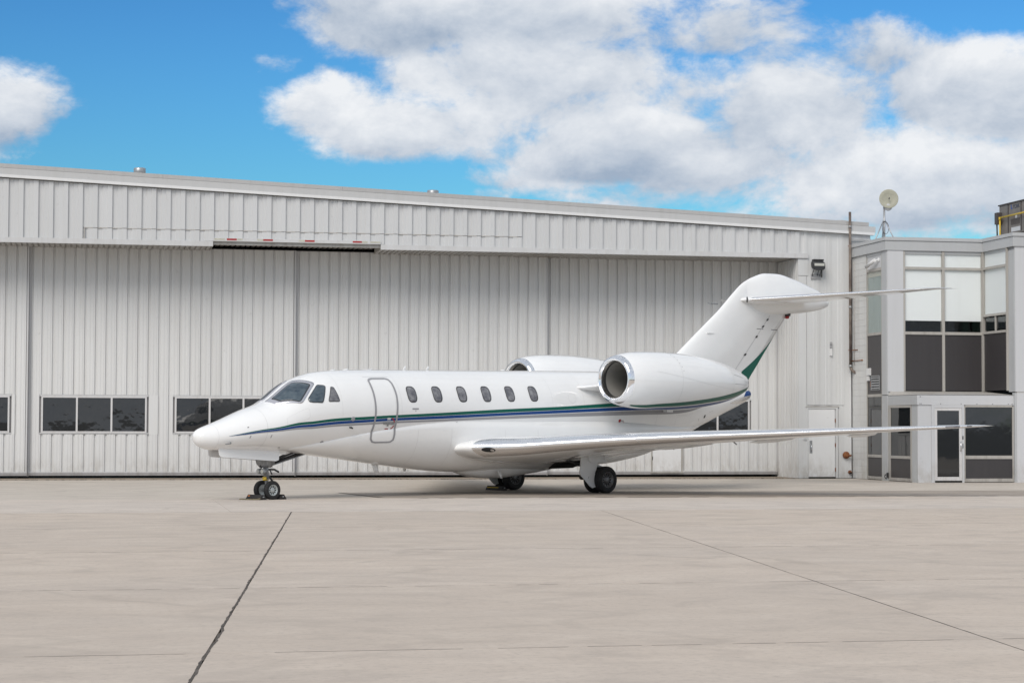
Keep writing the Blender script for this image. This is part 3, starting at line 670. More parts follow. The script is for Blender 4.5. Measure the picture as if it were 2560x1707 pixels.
# fire alarm bell / inlet on hangar corner
ab = wall_thing('hose_connection', 10.87, -.02, .74)
MB().lathe([(0, .0), (0, .112), (-.04, .115), (-.07, .10), (-.09, .06), (-.10, .0)], (0, 0, 0), (0, 1, 0), 24).build('cover', rust, ab)
MB().cyl((.0, -.08, 0), (.14, -.12, -.02), .035, .03, 14).cyl((0, -.08, .0), (0, -.12, 0), .05, .05, 14).build('spout', rust, ab)
tag(ab, 'round rust red hose connection on white wall beside side door', 'hose connection')
hb = wall_thing('pipe_stub', 11.0, -.02, .2); MB().cyl((0, .02, 0), (0, -.06, -.02), .06, .05, 14).build('stub', rust, hb); MB().cyl((.0, -.061, -.02), (.0, -.064, -.02), .04, n=14).build('bore', gap, hb)
tag(hb, 'short rusted pipe stub low on white wall near office corner', 'pipe')
kb = wall_thing('keypad', 9.50, -.006, 1.22); MB().box(-.055, .055, -.03, 0, 0, .17).build('case', clad_right, kb); MB().box(-.04, .04, -.034, -.03, .02, .15).build('cover', off_white, kb)
tag(kb, 'small white keypad left of the side door', 'keypad')
jb2 = wall_thing('door_sensor', 10.37, -.02, 4.0); MB().box(-.035, .035, -.05, 0, -.1, .13).build('case', cam_white, jb2); MB().box(-.03, .03, -.06, -.001, .15, .23).build('clamp', grey_plastic, jb2); MB().box(-.03, .03, -.06, -.001, .26, .34).build('clamp', grey_plastic, jb2)
tag(jb2, 'small white sensor box high above the side door', 'sensor')
jb3 = wall_thing('switch_box', 10.98, -.02, 1.45); MB().box(-.035, .035, -.05, 0, 0, .12).build('case', galv, jb3); MB().box(-.02, .02, -.056, -.0501, .03, .09).build('cover', grey_plastic, jb3); tag(jb3, 'tiny grey switch box on white wall right of side door', 'switch box')
rg = wall_thing('tie_ring', 11.09, -2.85, .13)
ring = [[((.06+.012*math.cos(b))*math.cos(a), (.06+.012*math.cos(b))*math.sin(a)*.3-.05, (.06+.012*math.cos(b))*math.sin(a)+.012*math.sin(b)) for b in [2*PI*k/8 for k in range(8)]] for a in [2*PI*k/16 for k in range(17)]]
MB().loft(ring, caps=False).build('ring', dark, rg); MB().box(-.03, .03, -.16, -.12, -.03, .12).build('bracket', dark, rg); tag(rg, 'black iron tie ring low on grey office column', 'tie ring')

# ------------------------------------------------------------------ things on the roofs
sdh = empty('satellite_dish', h2w(12.6, 1.0, 7.25), HA)
MB().cyl((0, 0, 0), (0, 0, 1.62), .035, n=14).build('mast', galv, sdh)
for (a, b) in ((-.55, -.1), (.50, -.22), (.08, .55)):
    MB().tube([(a, b, .03), (a*.06, b*.06, 1.12)], .018, 8).build('leg', galv, sdh)
MB().cyl((0, 0, 1.08), (0, 0, 1.14), .05, n=14).build('collar', galv, sdh)
cl = [(.02+.11*math.cos(t), -.06, .88+.2*math.sin(t)) for t in [PI*.6+1.85*PI*k/24 for k in range(25)]]
MB().tube(cl, .007, 8).build('cable_loop', dark, sdh)
dv = Vector((-.22, -1, .03)).normalized(); DC = Vector((.12, -.10, 1.83))
MB().lathe([(-.05, 0), (-.048, .1), (-.035, .2), (0, .312), (.008, .314), (.012, .306), (-.02, .2), (-.034, .1), (-.036, 0)], DC, dv, 48).build('reflector', dish_m, sdh)
MB().cyl(DC+dv*.0, DC+dv*.12, .012, n=10).cyl(DC+dv*.10, DC+dv*.13, .022, n=12).build('feed', dark, sdh)
MB().lathe([(0, 0), (.0, .13), (.03, .13), (.05, .08), (.055, 0)], DC+Vector((0, .06, -.26)), dv, 28).build('rear_housing', dish_g, sdh)
tag(sdh, 'round cream satellite dish on tripod mast above the office roof', 'satellite dish')
bd = empty('dish_antenna', h2w(13.2, 6.0, 7.25), HA)
MB().lathe([(-.30, 0), (-.27, .4), (-.18, .8), (-.03, 1.15), (0, 1.22), (.02, 1.22), (.0, 1.15), (-.15, .8), (-.25, .4), (-.28, 0)], (0, 0, .5), Vector((.25, -1, .3)), 56).build('reflector', dish_g, bd)
MB().cyl((0, .3, -.2), (0, .25, .5), .1, n=14).build('pedestal', galv, bd)
tag(bd, 'large grey dish antenna half hidden behind the hangar roof end', 'dish antenna')
# rooftop air handler
hv = empty('air_conditioner', h2w(16.3, -1.2, 7.25), HA)
MB().box(0, 2.2, -2.2, 1.47, .62, 1.60).build('cabinet', hvac_m, hv); MB().box(-.03, 2.25, -2.25, 1.52, 1.601, 1.64).build('lid', hvac_d, hv)
MB().box(.05, 2.1, -2.1, 1.4, .0, .619).build('curb', hvac_m, hv)
for y in (.80, -.15, -1.2): box('panel_joint', hvac_d, hv, -.012, -.001, y-.03, y+.03, .66, 1.60)
for (y0, y1, z0, z1) in ((.0+.05, .25+.05, .92+.3, 1.07+.3),): box('label_plate', off_white, hv, -.006, -.001, y0+.1, y1-.02, z0-.12, z1-.12)
for k in range(8): box('grille_slat', hvac_d, hv, -.008, -.001, .62-.085*k-.06, .62-.085*k-.02, .90, 1.09)
box('notice_plate', off_white, hv, -.007, -.001, -.08, .58, .68, .82)
MB().box(-.16, -.001, 1.28, 1.5, 1.0, 1.38).build('disconnect_box', hvac_d, hv)
MB().tube([(-.1, 1.45, 1.0), (-.1, 1.42, .5), (-.1, 1.5, .1)], .025).build('conduit', dark, hv)
# lettering on the side of the unit
cu = bpy.data.curves.new('lettering', 'FONT'); cu.body = 'YORK'; cu.size = .185; cu.extrude = .002; to = bpy.data.objects.new('lettering_tmp', cu); COL.objects.link(to)
bpy.context.view_layer.update()
me = bpy.data.meshes.new_from_object(to.evaluated_get(bpy.context.evaluated_depsgraph_get())); bpy.data.objects.remove(to)
lo_ = bpy.data.objects.new('lettering', me); me.materials.append(letter_dark); COL.objects.link(lo_); lo_.parent = hv; lo_.rotation_euler = (PI/2, 0, -PI/2); lo_.location = (-.006, .45, 1.42)
MB().box(-.006, -.001, .49, .60, 1.41, 1.46).box(-.006, -.001, .55, .60, 1.461, 1.56).build('logo', letter_blue, hv)
tag(hv, 'taupe rooftop air conditioner behind the office parapet at right edge', 'air conditioner')
gp = empty('gas_pipe', h2w(16.2, -1.2, 7.25), HA)
MB().tube([(0, 1.22, 0), (0, 1.22, 1.18), (0, 1.15, 1.2), (0, -2.4, 1.2)], .028, 12).build('pipe', yellow, gp); MB().cyl((0, 1.22, 1.12), (0, 1.22, 1.22), .042, n=14).build('elbow', yellow, gp)
tag(gp, 'yellow gas pipe bending in front of the rooftop air conditioner', 'pipe')

# ------------------------------------------------------------------ the jet: x runs aft from the nose, port side is -y
def lerp_tab(tab,x):
    # monotone-ish cubic (Catmull-Rom) interpolation of table rows (x, a, b, ...)
    n=len(tab)
    if x<=tab[0][0]: return tab[0][1:]
    if x>=tab[-1][0]: return tab[-1][1:]
    i=0
    while tab[i+1][0]<x: i+=1
    x0,x1=tab[i][0],tab[i+1][0]; h=x1-x0; t=(x-x0)/h
    out=[]
    for k in range(1,len(tab[0])):
        p0,p1=tab[i][k],tab[i+1][k]; d=(p1-p0)/h
        dm=(p0-tab[i-1][k])/(x0-tab[i-1][0]) if i>0 else d
        dp=(tab[i+2][k]-p1)/(tab[i+2][0]-x1) if i+2<n else d
        m0=0 if dm*d<=0 else 2*dm*d/(dm+d)
        m1=0 if dp*d<=0 else 2*dp*d/(dp+d)
        if i==0: m0=d
        if i+2>=n: m1=d
        out.append((2*t**3-3*t*t+1)*p0+(t**3-2*t*t+t)*h*m0+(-2*t**3+3*t*t)*p1+(t**3-t*t)*h*m1)
    return out
# fuselage stations: x, top z, bottom z, half width
FUS=[(0,1.395,1.38,.012),(.012,1.445,1.33,.07),(.05,1.505,1.25,.15),(.15,1.565,1.17,.235),(.38,1.645,1.10,.355),(.7,1.755,1.085,.475),(1.29,1.975,1.08,.645),(1.79,2.145,1.06,.75),(2.44,2.575,1.03,.845),(2.72,2.705,1.02,.87),(3.18,2.83,1.01,.905),(3.65,2.882,1.01,.93),(4.6,2.92,1.02,.95),(6.8,2.955,1.05,.955),(9.15,2.995,1.09,.955),(11.3,3.03,1.12,.955),(12.4,3.04,1.13,.945),(13.2,3.035,1.13,.92),(14,3.01,1.15,.87),(15,2.96,1.24,.77),(16,2.90,1.55,.62),(17.2,2.80,1.96,.41),(18.0,2.71,2.23,.26),(18.35,2.66,2.37,.16),(18.47,2.60,2.47,.06),(18.48,2.55,2.52,.015)]
def fus(x,ph,off=0.):
    zt,zb,w=lerp_tab(FUS,x); zc=(zt+zb)/2; h=(zt-zb)/2
    y=-w*math.cos(ph); z=zc+h*math.sin(ph)
    if off:
        ny=-math.cos(ph)/max(w,1e-3); nz=math.sin(ph)/max(h,1e-3); l=math.hypot(ny,nz)
        y+=off*ny/l; z+=off*nz/l
    return (x,y,z)
NAC_Y,NACZ0,NACZ1=-1.72,2.79,2.76
NACX0,NACX1=11.22,16.1
# nacelle outer profile: x, radius
NAC=[(11.22,.50),(11.225,.535),(11.26,.57),(11.34,.605),(11.5,.645),(11.8,.69),(12.3,.72),(13.0,.73),(13.7,.705),(14.45,.64),(15.0,.56),(15.5,.45),(15.87,.335),(16.1,.245)]
def nac(x,ph,off=0.):
    r=lerp_tab(NAC,x)[0]+off; t=(x-NACX0)/(NACX1-NACX0); zc=NACZ0+(NACZ1-NACZ0)*t
    return (x,NAC_Y-r*math.cos(ph),zc+r*math.sin(ph))
JET = empty('business_jet', (-6.82, 44.03, 0), .76)
tag(JET, 'white twin engine business jet with green and blue stripes parked on apron', 'airplane')
def J(mb, name, mat, parent=None): return mb.build(name, mat, parent or JET)
def ringx(fn, x, n=80): return [fn(x, -PI/2+2*PI*k/n) for k in range(n)]
def frange(a, b, n): return [a+(b-a)*k/(n-1) for k in range(n)]
# fuselage skin: radome and the rest
xs_n = [0, .004, .012, .025, .04, .06, .09, .12, .16, .2, .25, .3, .345, .39]
xs_f = [.39, .45, .5]+frange(.6, 4.6, 52)+frange(4.75, 12.4, 46)+frange(12.6, 18.0, 40)+[18.1, 18.2, 18.28, 18.35, 18.4, 18.44, 18.465, 18.48]
FU = J(MB().loft([ringx(fus, x) for x in xs_n[:-1]+xs_f]), 'fuselage', paint)
J(MB().loft([[fus(x, -PI/2+2*PI*k/80, .0015) for k in range(80)] for x in xs_n], caps=False), 'radome', paint)
# wing body fairing
CRE = [(2.2, 1.12), (2.6, 1.19), (3.18, 1.30), (4.12, 1.47), (5.0, 1.59), (5.91, 1.69), (6.67, 1.74), (8, 1.75), (12, 1.75), (13, 1.72), (14, 1.66), (15, 1.62), (15.8, 1.64), (16.2, 1.70)]
FZB = [(2.2, 1.08), (2.6, 1.02), (3.05, .97), (3.99, .865), (5.28, .71), (6.8, .56), (7.57, .53), (9, .52), (11, .58), (12.5, .67), (13.5, .8), (14, .9), (15, 1.22), (15.8, 1.50), (16.2, 1.66)]
def fair_par(x):
    c = lerp_tab(CRE, x)[0]; zb = lerp_tab(FZB, x)[0]
    a, b, w = lerp_tab(FUS, x); fz, fh = (a+b)/2, (a-b)/2
    yc = w*math.sqrt(max(.01, 1-((c-fz)/fh)**2))-.001
    n = 2.05+.55*min(1, max(0, (x-4.5)/3.5))-.35*min(1, max(0, (x-12.5)/2.5)); k = 1+.07*min(1, max(0, (x-5.5)/2))*min(1, max(0, (14.5-x)/2.5))
    return c, c-zb, yc, n, k
def fair(x, ph, off=0.):
    c, h, yc, n, k = fair_par(x); co, s = math.cos(ph), math.sin(ph); e = 2/n
    if s <= 0:
        t = abs(s)**e; bulge = 1+(k-1)*math.sin(PI*min(1, t*1.0))      # swells a little below the crease, tucks in to meet it
        return (x, -math.copysign(abs(co)**e, co)*(yc*bulge+off), c-(h+off)*t)
    return (x, -co*yc*.96, c+.12*s)
def fair_y(x, z):
    c, h, yc, n, k = fair_par(x); t = (c-z)/h
    if t <= 0 or t >= 1: return 0.
    return (1-t**n)**(1/n)*yc*(1+(k-1)*math.sin(PI*t))
def skin(x, ph, off=0.):
    p = fus(x, ph, off)
    if p[2] < lerp_tab(CRE, x)[0]:
        y = fair_y(x, p[2])+off
        if y > -p[1]: return (x, -y, p[2])
    return p
J(MB().loft([ringx(fair, x, 72) for x in frange(2.25, 16.1, 110)]), 'belly_fairing', paint)
POD = [(7.25, .62, .02), (7.6, .50, .2), (8.0, .41, .36), (8.4, .37, .44), (8.8, .36, .46), (9.4, .41, .42), (10.0, .47, .34), (10.6, .54, .2), (11.0, .62, .02)]
def pod(x, ph):
    zb, w = lerp_tab(POD, x); c, s = math.cos(ph), math.sin(ph); return (x, -w*math.copysign(abs(c)**.7, c), .75+(.75-zb)*math.copysign(abs(s)**.7, s))
J(MB().loft([ringx(pod, x, 40) for x in frange(7.25, 11.0, 36)]), 'ventral_fairing', paint)

# ---- things lying on the skin
def densify(poly, step=.04):
    out = []
    for (a, b) in zip(poly, poly[1:]+poly[:1]):
        n = max(1, int(math.hypot(b[0]-a[0], (b[1]-a[1])*.9)/step))
        out += [(a[0]+(b[0]-a[0])*k/n, a[1]+(b[1]-a[1])*k/n) for k in range(n)]
    return out
def round_poly(poly, r=.25, n=4):
    out = []; m = len(poly)
    for i in range(m):
        p0, p1, p2 = poly[i-1], poly[i], poly[(i+1) % m]
        a = (p1[0]+(p0[0]-p1[0])*r, p1[1]+(p0[1]-p1[1])*r); b = (p1[0]+(p2[0]-p1[0])*r, p1[1]+(p2[1]-p1[1])*r)
        for k in range(n+1):
            t = k/n; out.append(((1-t)**2*a[0]+2*t*(1-t)*p1[0]+t*t*b[0], (1-t)**2*a[1]+2*t*(1-t)*p1[1]+t*t*b[1]))
    return out
def patch(fn, poly, off, rings=5):
    poly = densify(poly); n = len(poly); cx = sum(p[0] for p in poly)/n; cp = sum(p[1] for p in poly)/n
    mb = MB(); R = []
    for k in range(1, rings+1):
        t = k/rings; R.append([fn(cx+(x-cx)*t, cp+(p-cp)*t, off) for x, p in poly])
    c0 = fn(cx, cp, off); vs = [c0]+[p for r in R for p in r]
    fs = [(0, 1+i, 1+(i+1) % n) for i in range(n)]+[(1+(k-1)*n+i, 1+(k-1)*n+(i+1) % n, 1+k*n+(i+1) % n, 1+k*n+i) for k in range(1, rings) for i in range(n)]
    edge = [fn(x, p, off-.012) for x, p in poly]; b = len(vs); vs += edge
    fs += [(1+(rings-1)*n+i, 1+(rings-1)*n+(i+1) % n, b+(i+1) % n, b+i) for i in range(n)]
    return mb.add(vs, fs, True)
def outline(fn, poly, wid, off, closed=True, kp=.95):
    # raised band that follows a line on the skin
    poly = densify(poly, .035) if closed else poly
    n = len(poly); L, Rr = [], []
    for i in range(n):
        a, b = (poly[i-1], poly[(i+1) % n]) if closed else (poly[max(i-1, 0)], poly[min(i+1, n-1)])
        dx, dp = b[0]-a[0], (b[1]-a[1])*kp; l = math.hypot(dx, dp) or 1; nx, npp = -dp/l*wid/2, dx/l*wid/2/kp
        L.append(fn(poly[i][0]+nx, poly[i][1]+npp, off)); Rr.append(fn(poly[i][0]-nx, poly[i][1]-npp, off))
    m = n if closed else n-1
    return MB().add(L+Rr, [(i, (i+1) % n, n+(i+1) % n, n+i) for i in range(m)], True)
def band_between(fn, top, bot, off, n=90, x0=None, x1=None):
    a, b = x0 if x0 is not None else max(top[0][0], bot[0][0]), x1 if x1 is not None else min(top[-1][0], bot[-1][0])
    vs = []; K = 4
    for x in frange(a, b, n):
        p1, p0 = lerp_tab(top, x)[0], lerp_tab(bot, x)[0]
        vs += [fn(x, p0+(p1-p0)*k/K, off) for k in range(K+1)]
    return MB().add(vs, [(i*(K+1)+k, (i+1)*(K+1)+k, (i+1)*(K+1)+k+1, i*(K+1)+k+1) for i in range(n-1) for k in range(K)], True)
def star(fn):  # mirrored to starboard
    def g(x, p, off=0.): a = fn(x, p, off); return (a[0], -a[1], a[2])
    return g
G_T = [(0.6, -0.01), (1.04, 0.0141), (1.84, 0.01), (2.68, -0.143), (3.56, -0.138), (4.8, -0.106), (5.95, -0.071), (8.08, 0.002), (10.24, 0.06), (11.92, 0.134), (13.2, 0.18), (14.5, 0.22), (16.2, 0.24)]
G_B = [(0.6, -0.014), (1.04, -0.0235), (1.84, -0.056), (2.68, -0.212), (3.56, -0.207), (4.8, -0.17), (5.95, -0.137), (8.08, -0.078), (10.24, -0.022), (11.92, 0.039), (13.2, 0.09), (14.5, 0.12), (16.2, 0.14)]
B_T = [(0.6, -0.017), (1.04, -0.0345), (1.84, -0.066), (2.68, -0.224), (3.56, -0.215), (4.8, -0.178), (5.95, -0.145), (8.08, -0.088), (10.24, -0.032), (11.92, 0.022), (13.2, 0.07), (14.5, 0.09), (16.2, 0.11)]
B_B = [(0.6, -0.024), (1.04, -0.0887), (1.84, -0.14), (2.68, -0.294), (3.56, -0.282), (4.8, -0.241), (5.95, -0.215), (8.08, -0.158), (10.24, -0.108), (12.39, -0.055), (13.2, -0.03), (14.5, -0.01), (16.2, 0.01)]
S_T = [(0.6, -0.026), (1.04, -0.0964), (1.84, -0.15), (2.68, -0.305), (3.56, -0.296), (4.8, -0.255), (5.95, -0.231), (8.08, -0.173), (10.24, -0.125), (12.39, -0.072), (13.2, -0.045), (14.5, -0.03), (16.2, -0.02)]
S_B = [(0.6, -0.03), (1.04, -0.1201), (1.84, -0.189), (2.68, -0.349), (3.56, -0.34), (4.8, -0.305), (5.95, -0.276), (8.08, -0.24), (10.24, -0.209), (12.39, -0.179), (13.2, -0.155), (14.5, -0.13), (16.2, -0.025)]
WX = [5.40, 6.177, 6.954, 7.731, 8.508, 9.285]
def owin(cx, cp, hx, hp, e=2.7, n=36):
    return [(cx+hx*math.copysign(abs(math.cos(2*PI*k/n))**(2/e), math.cos(2*PI*k/n)), cp+hp*math.copysign(abs(math.sin(2*PI*k/n))**(2/e), math.sin(2*PI*k/n))) for k in range(n)]
WS = [(2.453, 1.36), (2.719, .917), (2.31, .558), (1.97, 1.02), (1.93, 1.37)]
WSO = [(2.52, 1.50), (2.85, .925), (2.33, .465), (1.86, 1.00), (1.80, 1.50)]
W2 = [(2.862, .845), (3.012, .765), (3.03, .72), (2.841, .296), (2.60, .375), (2.514, .435), (2.50, .53)]
W3 = [(3.160, .685), (3.225, .66), (3.285, .30), (3.265, .268), (3.005, .296), (3.0, .34)]
DOOR = [(4.285, .80), (4.33, .86), (4.42, .885), (4.80, .885), (4.885, .85), (4.925, .72), (4.93, .38), (4.915, .117), (4.90, -.1), (4.895, -.36), (4.90, -.6), (4.885, -.76), (4.82, -.83), (4.74, -.845), (4.40, -.845), (4.30, -.82), (4.245, -.72), (4.245, -.55), (4.258, -.373), (4.272, -.079), (4.272, .117), (4.272, .394), (4.275, .623)]
for side, fn in (('port', fus), ('starboard', star(fus))):
    J(band_between(fn, G_T, G_B, .003), 'green_stripe', green); J(band_between(fn, B_T, B_B, .003), 'blue_stripe', blue); J(band_between(fn, S_T, S_B, .003), 'silver_stripe', silver)
    for wx in WX:
        w = J(outline(fn, owin(wx, .41, .132, .205, 3.1), .022, .0045), 'cabin_window', dark)
        J(patch(fn, owin(wx, .41, .124, .197, 3.1), .004), 'window_pane', cab_glass, w)
    f_ = J(patch(fn, round_poly(WSO, .12), .006, 6), 'windshield', ws_frame)
    J(patch(fn, round_poly(WS, .1), .011, 6), 'windshield_pane', ws_glass, f_); J(outline(fn, round_poly(WS, .1), .024, .0125), 'windshield_seal', dark, f_)
    for pl in (W2, W3):
        c_ = J(patch(fn, round_poly(pl, .16), .006), 'cockpit_window', ws_glass if pl is W2 else cab_glass); J(outline(fn, round_poly(pl, .16), .014, .008), 'window_seal', dark, c_)
    # static ports, probes
    for (x, p, r, m) in ((1.02, .28, .02, dark), (2.985, -.80, .045, silver), (3.64, -.177, .055, silver)):
        J(patch(fn, owin(x, p, r, r/.95, 2, 16), .005, 2), 'access_port', m)
    for (x, p) in ((1.063, -.26), (1.553, -.35)):
        J(outline(fn, [(x, p-.07), (x+.005, p), (x+.012, p+.07)], .022, .006, closed=False), 'ice_detector_strip', grey_plastic)
    a = fn(3.62, -.38, .0); b = fn(3.62, -.38, .07); c = (b[0]-.09, b[1], b[2]+.02)
    J(MB().tube([a, b, c], .016, 10), 'pitot_probe', dark)
    a = fn(.66, -.45, .0); b = fn(.64, -.45, .05); J(MB().tube([a, b, (b[0]-.14, b[1], b[2]-.015)], .012, 10), 'pitot_probe', gear_grey)
    J(patch(fn, owin(1.95, -1.0, .03, .016, 2, 14), .004, 2), 'drain_port', dark)
    J(patch(fn, owin(12.33, -.33, .045, .045, 2, 16), .005, 2), 'fuel_port', red); J(outline(fn, [(12.36, -.33), (12.47, -.335)], .035, .007, closed=False), 'port_handle', galv)
    J(outline(fn, [(12.485, -.36), (12.495, -.41), (12.47, -.44)], .018, .006, closed=False), 'handle_mark', red); J(outline(fn, [(12.31, -.44), (12.45, -.44)], .014, .006, closed=False), 'service_mark', red)
    J(patch(fn, owin(15.98, -.49, .035, .075, 2, 16), .005, 2), 'tail_vent', gap)
    for (x, p) in ((16.2, -.36), (16.3, -.36), (12.2, -.5), (12.5, -.5), (12.28, -.56), (12.45, -.56), (15.7, -.5), (15.72, -.56)): J(patch(fn, owin(x, p, .010, .012, 2, 8), .004, 1), 'fastener', dark)
    J(band_between(fn, [(17.93, -.02), (18.05, .42), (18.2, .72), (18.46, .9)], [(17.93, -.03), (18.05, -.03), (18.2, -.03), (18.46, -.03)], .004, 30), 'tail_cone_paint', blue)
    J(band_between(fn, [(17.2, -.25), (17.93, -.05), (18.2, -.05), (18.46, -.05)], [(17.2, -.27), (17.93, -.75), (18.2, -1.2), (18.46, -1.3)], .004, 30), 'tail_cone_plate', metal_le)
    J(outline(fn, [(x, -.0+.0) for x in (0,)], .01, 0, False) if False else outline(fn, [(1.45+.0*k, -1.2+2.6*k/40) for k in range(41)], .006, .002, False), 'skin_seam', seam)
    J(outline(fn, [(.395, -1.5+3.0*k/40) for k in range(41)], .004, .0005, False), 'skin_seam', seam)
    J(outline(fn, [(13.75, -.62+.9*k/20) for k in range(21)], .006, .002, False), 'skin_seam', seam)
# crew door on the port side
cd = J(outline(skin, DOOR, .050, .0065), 'cabin_door', silver)
J(outline(skin, [(4.52, -.300), (4.68, -.306), (4.85, -.312)], .055, .012, False), 'door_handle', gear_grey, cd)
J(outline(skin, [(4.64, -.352), (4.69, -.354)], .04, .010, False), 'handle_catch', gear_grey, cd)
J(outline(skin, [(4.755, -.18), (4.80, -.2), (4.83, -.24), (4.84, -.28)], .026, .0095, False), 'open_arrow', red, cd); J(outline(skin, [(4.845, -.36), (4.82, -.41), (4.77, -.44)], .026, .0095, False), 'open_arrow', red, cd)
J(outline(skin, [(4.62, -.19), (4.72, -.193)], .05, .009, False), 'placard', off_white, cd); J(outline(skin, [(4.60, -.44), (4.70, -.442)], .022, .009, False), 'placard', red, cd)
J(outline(skin, [(4.2, .955), (4.55, .955), (4.95, .955)], .006, .002, False), 'drip_rail', silver, cd)
J(outline(skin, [(5.36, .04), (5.55, .04)], .035, .0025, False), 'placard', silver); J(outline(skin, [(5.45, -.01), (5.47, -.01)], .03, .0025, False), 'placard', silver)
for (x, dx, h, w) in ((3.72, .14, .02, .05), (4.1, .16, .03, .06), (4.72, .3, .02, .1), (5.9, .09, .09, .012), (6.62, .09, .09, .012), (9.05, .14, .025, .05)):
    zt = lerp_tab(FUS, x)[0]-.01
    J(MB().loft([[(x+dx*(.0+.6*t)+math.cos(a)*dx*.5*(1-.45*t), math.sin(a)*w*(1-.6*t), zt+(h+.01)*t) for a in [2*PI*k/16 for k in range(16)]] for t in (0, .6, 1)]), 'antenna', paint)
for (x, y, dx, h) in ((5.0, 0, .2, .2), (6.2, .3, .12, .05), (8.5, -.5, .1, .13), (11.9, -.45, .14, .1)):
    zb = (lerp_tab(FZB, x)[0]+.06) if x != 8.5 else .56
    J(MB().loft([[(x+.10*t*(1 if h > .1 else 0)+math.cos(a)*dx*.5*(1-.35*t), y+math.sin(a)*.014, zb-(h+.06)*t) for a in [2*PI*k/12 for k in range(12)]] for t in (0, .6, 1)]), 'antenna', paint)
J(patch(fair, owin(6.75, .05, .05, .06, 2, 18), .006, 2), 'access_port', silver)
for sgn_ in (-1, 1):
    ff = fair if sgn_ < 0 else star(fair); fu_ = fus if sgn_ < 0 else star(fus)
    for x in (5.6, 6.6, 8.3, 9.4, 12.6): J(outline(ff, [(x, -1.2+1.1*k/24) for k in range(25)], .005, .0015, False), 'fairing_seam', seam)
    for x in (3.35, 5.05, 9.9, 11.0): J(outline(fu_, [(x, -.1+1.3*k/24) for k in range(25)], .004, .001, False), 'skin_seam', seam)
    for (a_, b_, ph_) in ((5.7, 9.9, -.36), (13.0, 16.4, -.45)): J(outline(fu_, [(a_+(b_-a_)*k/30, ph_) for k in range(31)], .004, .001, False), 'skin_seam', seam)
    J(outline(fu_, owin(2.2, .12, .28, .16, 6, 40), .004, .0012), 'access_panel', seam); J(outline(fu_, owin(14.9, -.42, .32, .2, 6, 40), .005, .0012), 'access_panel', seam)
    J(outline(fu_, owin(10.6, .28, .13, .13, 2, 30), .004, .0012), 'access_panel', seam)
    for k in range(14): J(patch(fu_, owin(14.6+.055*k, -.18, .006, .008, 2, 6), .002, 1), 'fastener', grey_plastic)
# ---- wings
WT = [(.75, 6.72, 11.5, 1.10, .78, .115), (.95, 6.76, 11.62, 1.11, .81, .118), (1.2, 6.82, 11.82, 1.125, .87, .12), (1.4, 6.96, 11.95, 1.135, .93, .118), (1.77, 7.35, 12.12, 1.14, 1.03, .115), (2.77, 8.33, 12.47, 1.23, 1.215, .11), (3.84, 9.36, 13.0, 1.325, 1.315, .103),
      (5.1, 10.6, 13.58, 1.41, 1.40, .098), (6.48, 11.95, 14.22, 1.49, 1.49, .094), (8.07, 13.51, 14.95, 1.585, 1.59, .09), (9.35, 14.77, 15.54, 1.655, 1.66, .088), (9.6, 15.03, 15.64, 1.668, 1.67, .08), (9.7, 15.22, 15.67, 1.674, 1.676, .055), (9.74, 15.4, 15.68, 1.677, 1.678, .02)]
def naca(t): return 5*(.2969*math.sqrt(t)-.126*t-.3516*t*t+.2843*t**3-.1036*t**4)
def foil(tab, y, u, off=0., sgn=-1):
    """u from 0 (upper trailing edge) through .5 (leading edge) to 1 (lower trailing edge)"""
    xl, xt, zl, zt, tc = lerp_tab(tab, y); ch = xt-xl
    c = (1-math.cos(PI*(abs(u-.5)*2)))/2 if False else (abs(u-.5)*2)**2
    th = naca(c)*tc*ch; up = 1 if u < .5 else -1
    z = zl+(zt-zl)*c+th*up*(1.0 if up > 0 else .92); x = xl+ch*c
    if off:
        e = 1e-3; a = foil(tab, y, max(0, u-e), 0, sgn); b = foil(tab, y, min(1, u+e), 0, sgn); tx, tz = b[0]-a[0], b[2]-a[2]; l = math.hypot(tx, tz) or 1
        x += -tz/l*-off*-1 if False else (tz/l)*off; z += (-tx/l)*off
    return (x, sgn*y, z)
NU = 56
US = [k/NU for k in range(NU+1)]
def wing_mesh(tab, ys, sgn, u0=0., u1=1., off=0., nu=None):
    us = US if nu is None else frange(u0, u1, nu); n = len(us)
    vs = [foil(tab, y, u, off, sgn) for y in ys for u in us]
    mb = MB().add(vs, [(j*n+i, j*n+i+1, (j+1)*n+i+1, (j+1)*n+i) for j in range(len(ys)-1) for i in range(n-1)], True)
    if nu is None: mb.add([foil(tab, ys[-1], u, off, sgn) for u in us], [tuple(range(n))])
    return mb
ysw = frange(.75, 1.6, 12)+frange(1.77, 9.35, 40)+[9.45, 9.55, 9.6, 9.64, 9.67, 9.7, 9.72, 9.74]
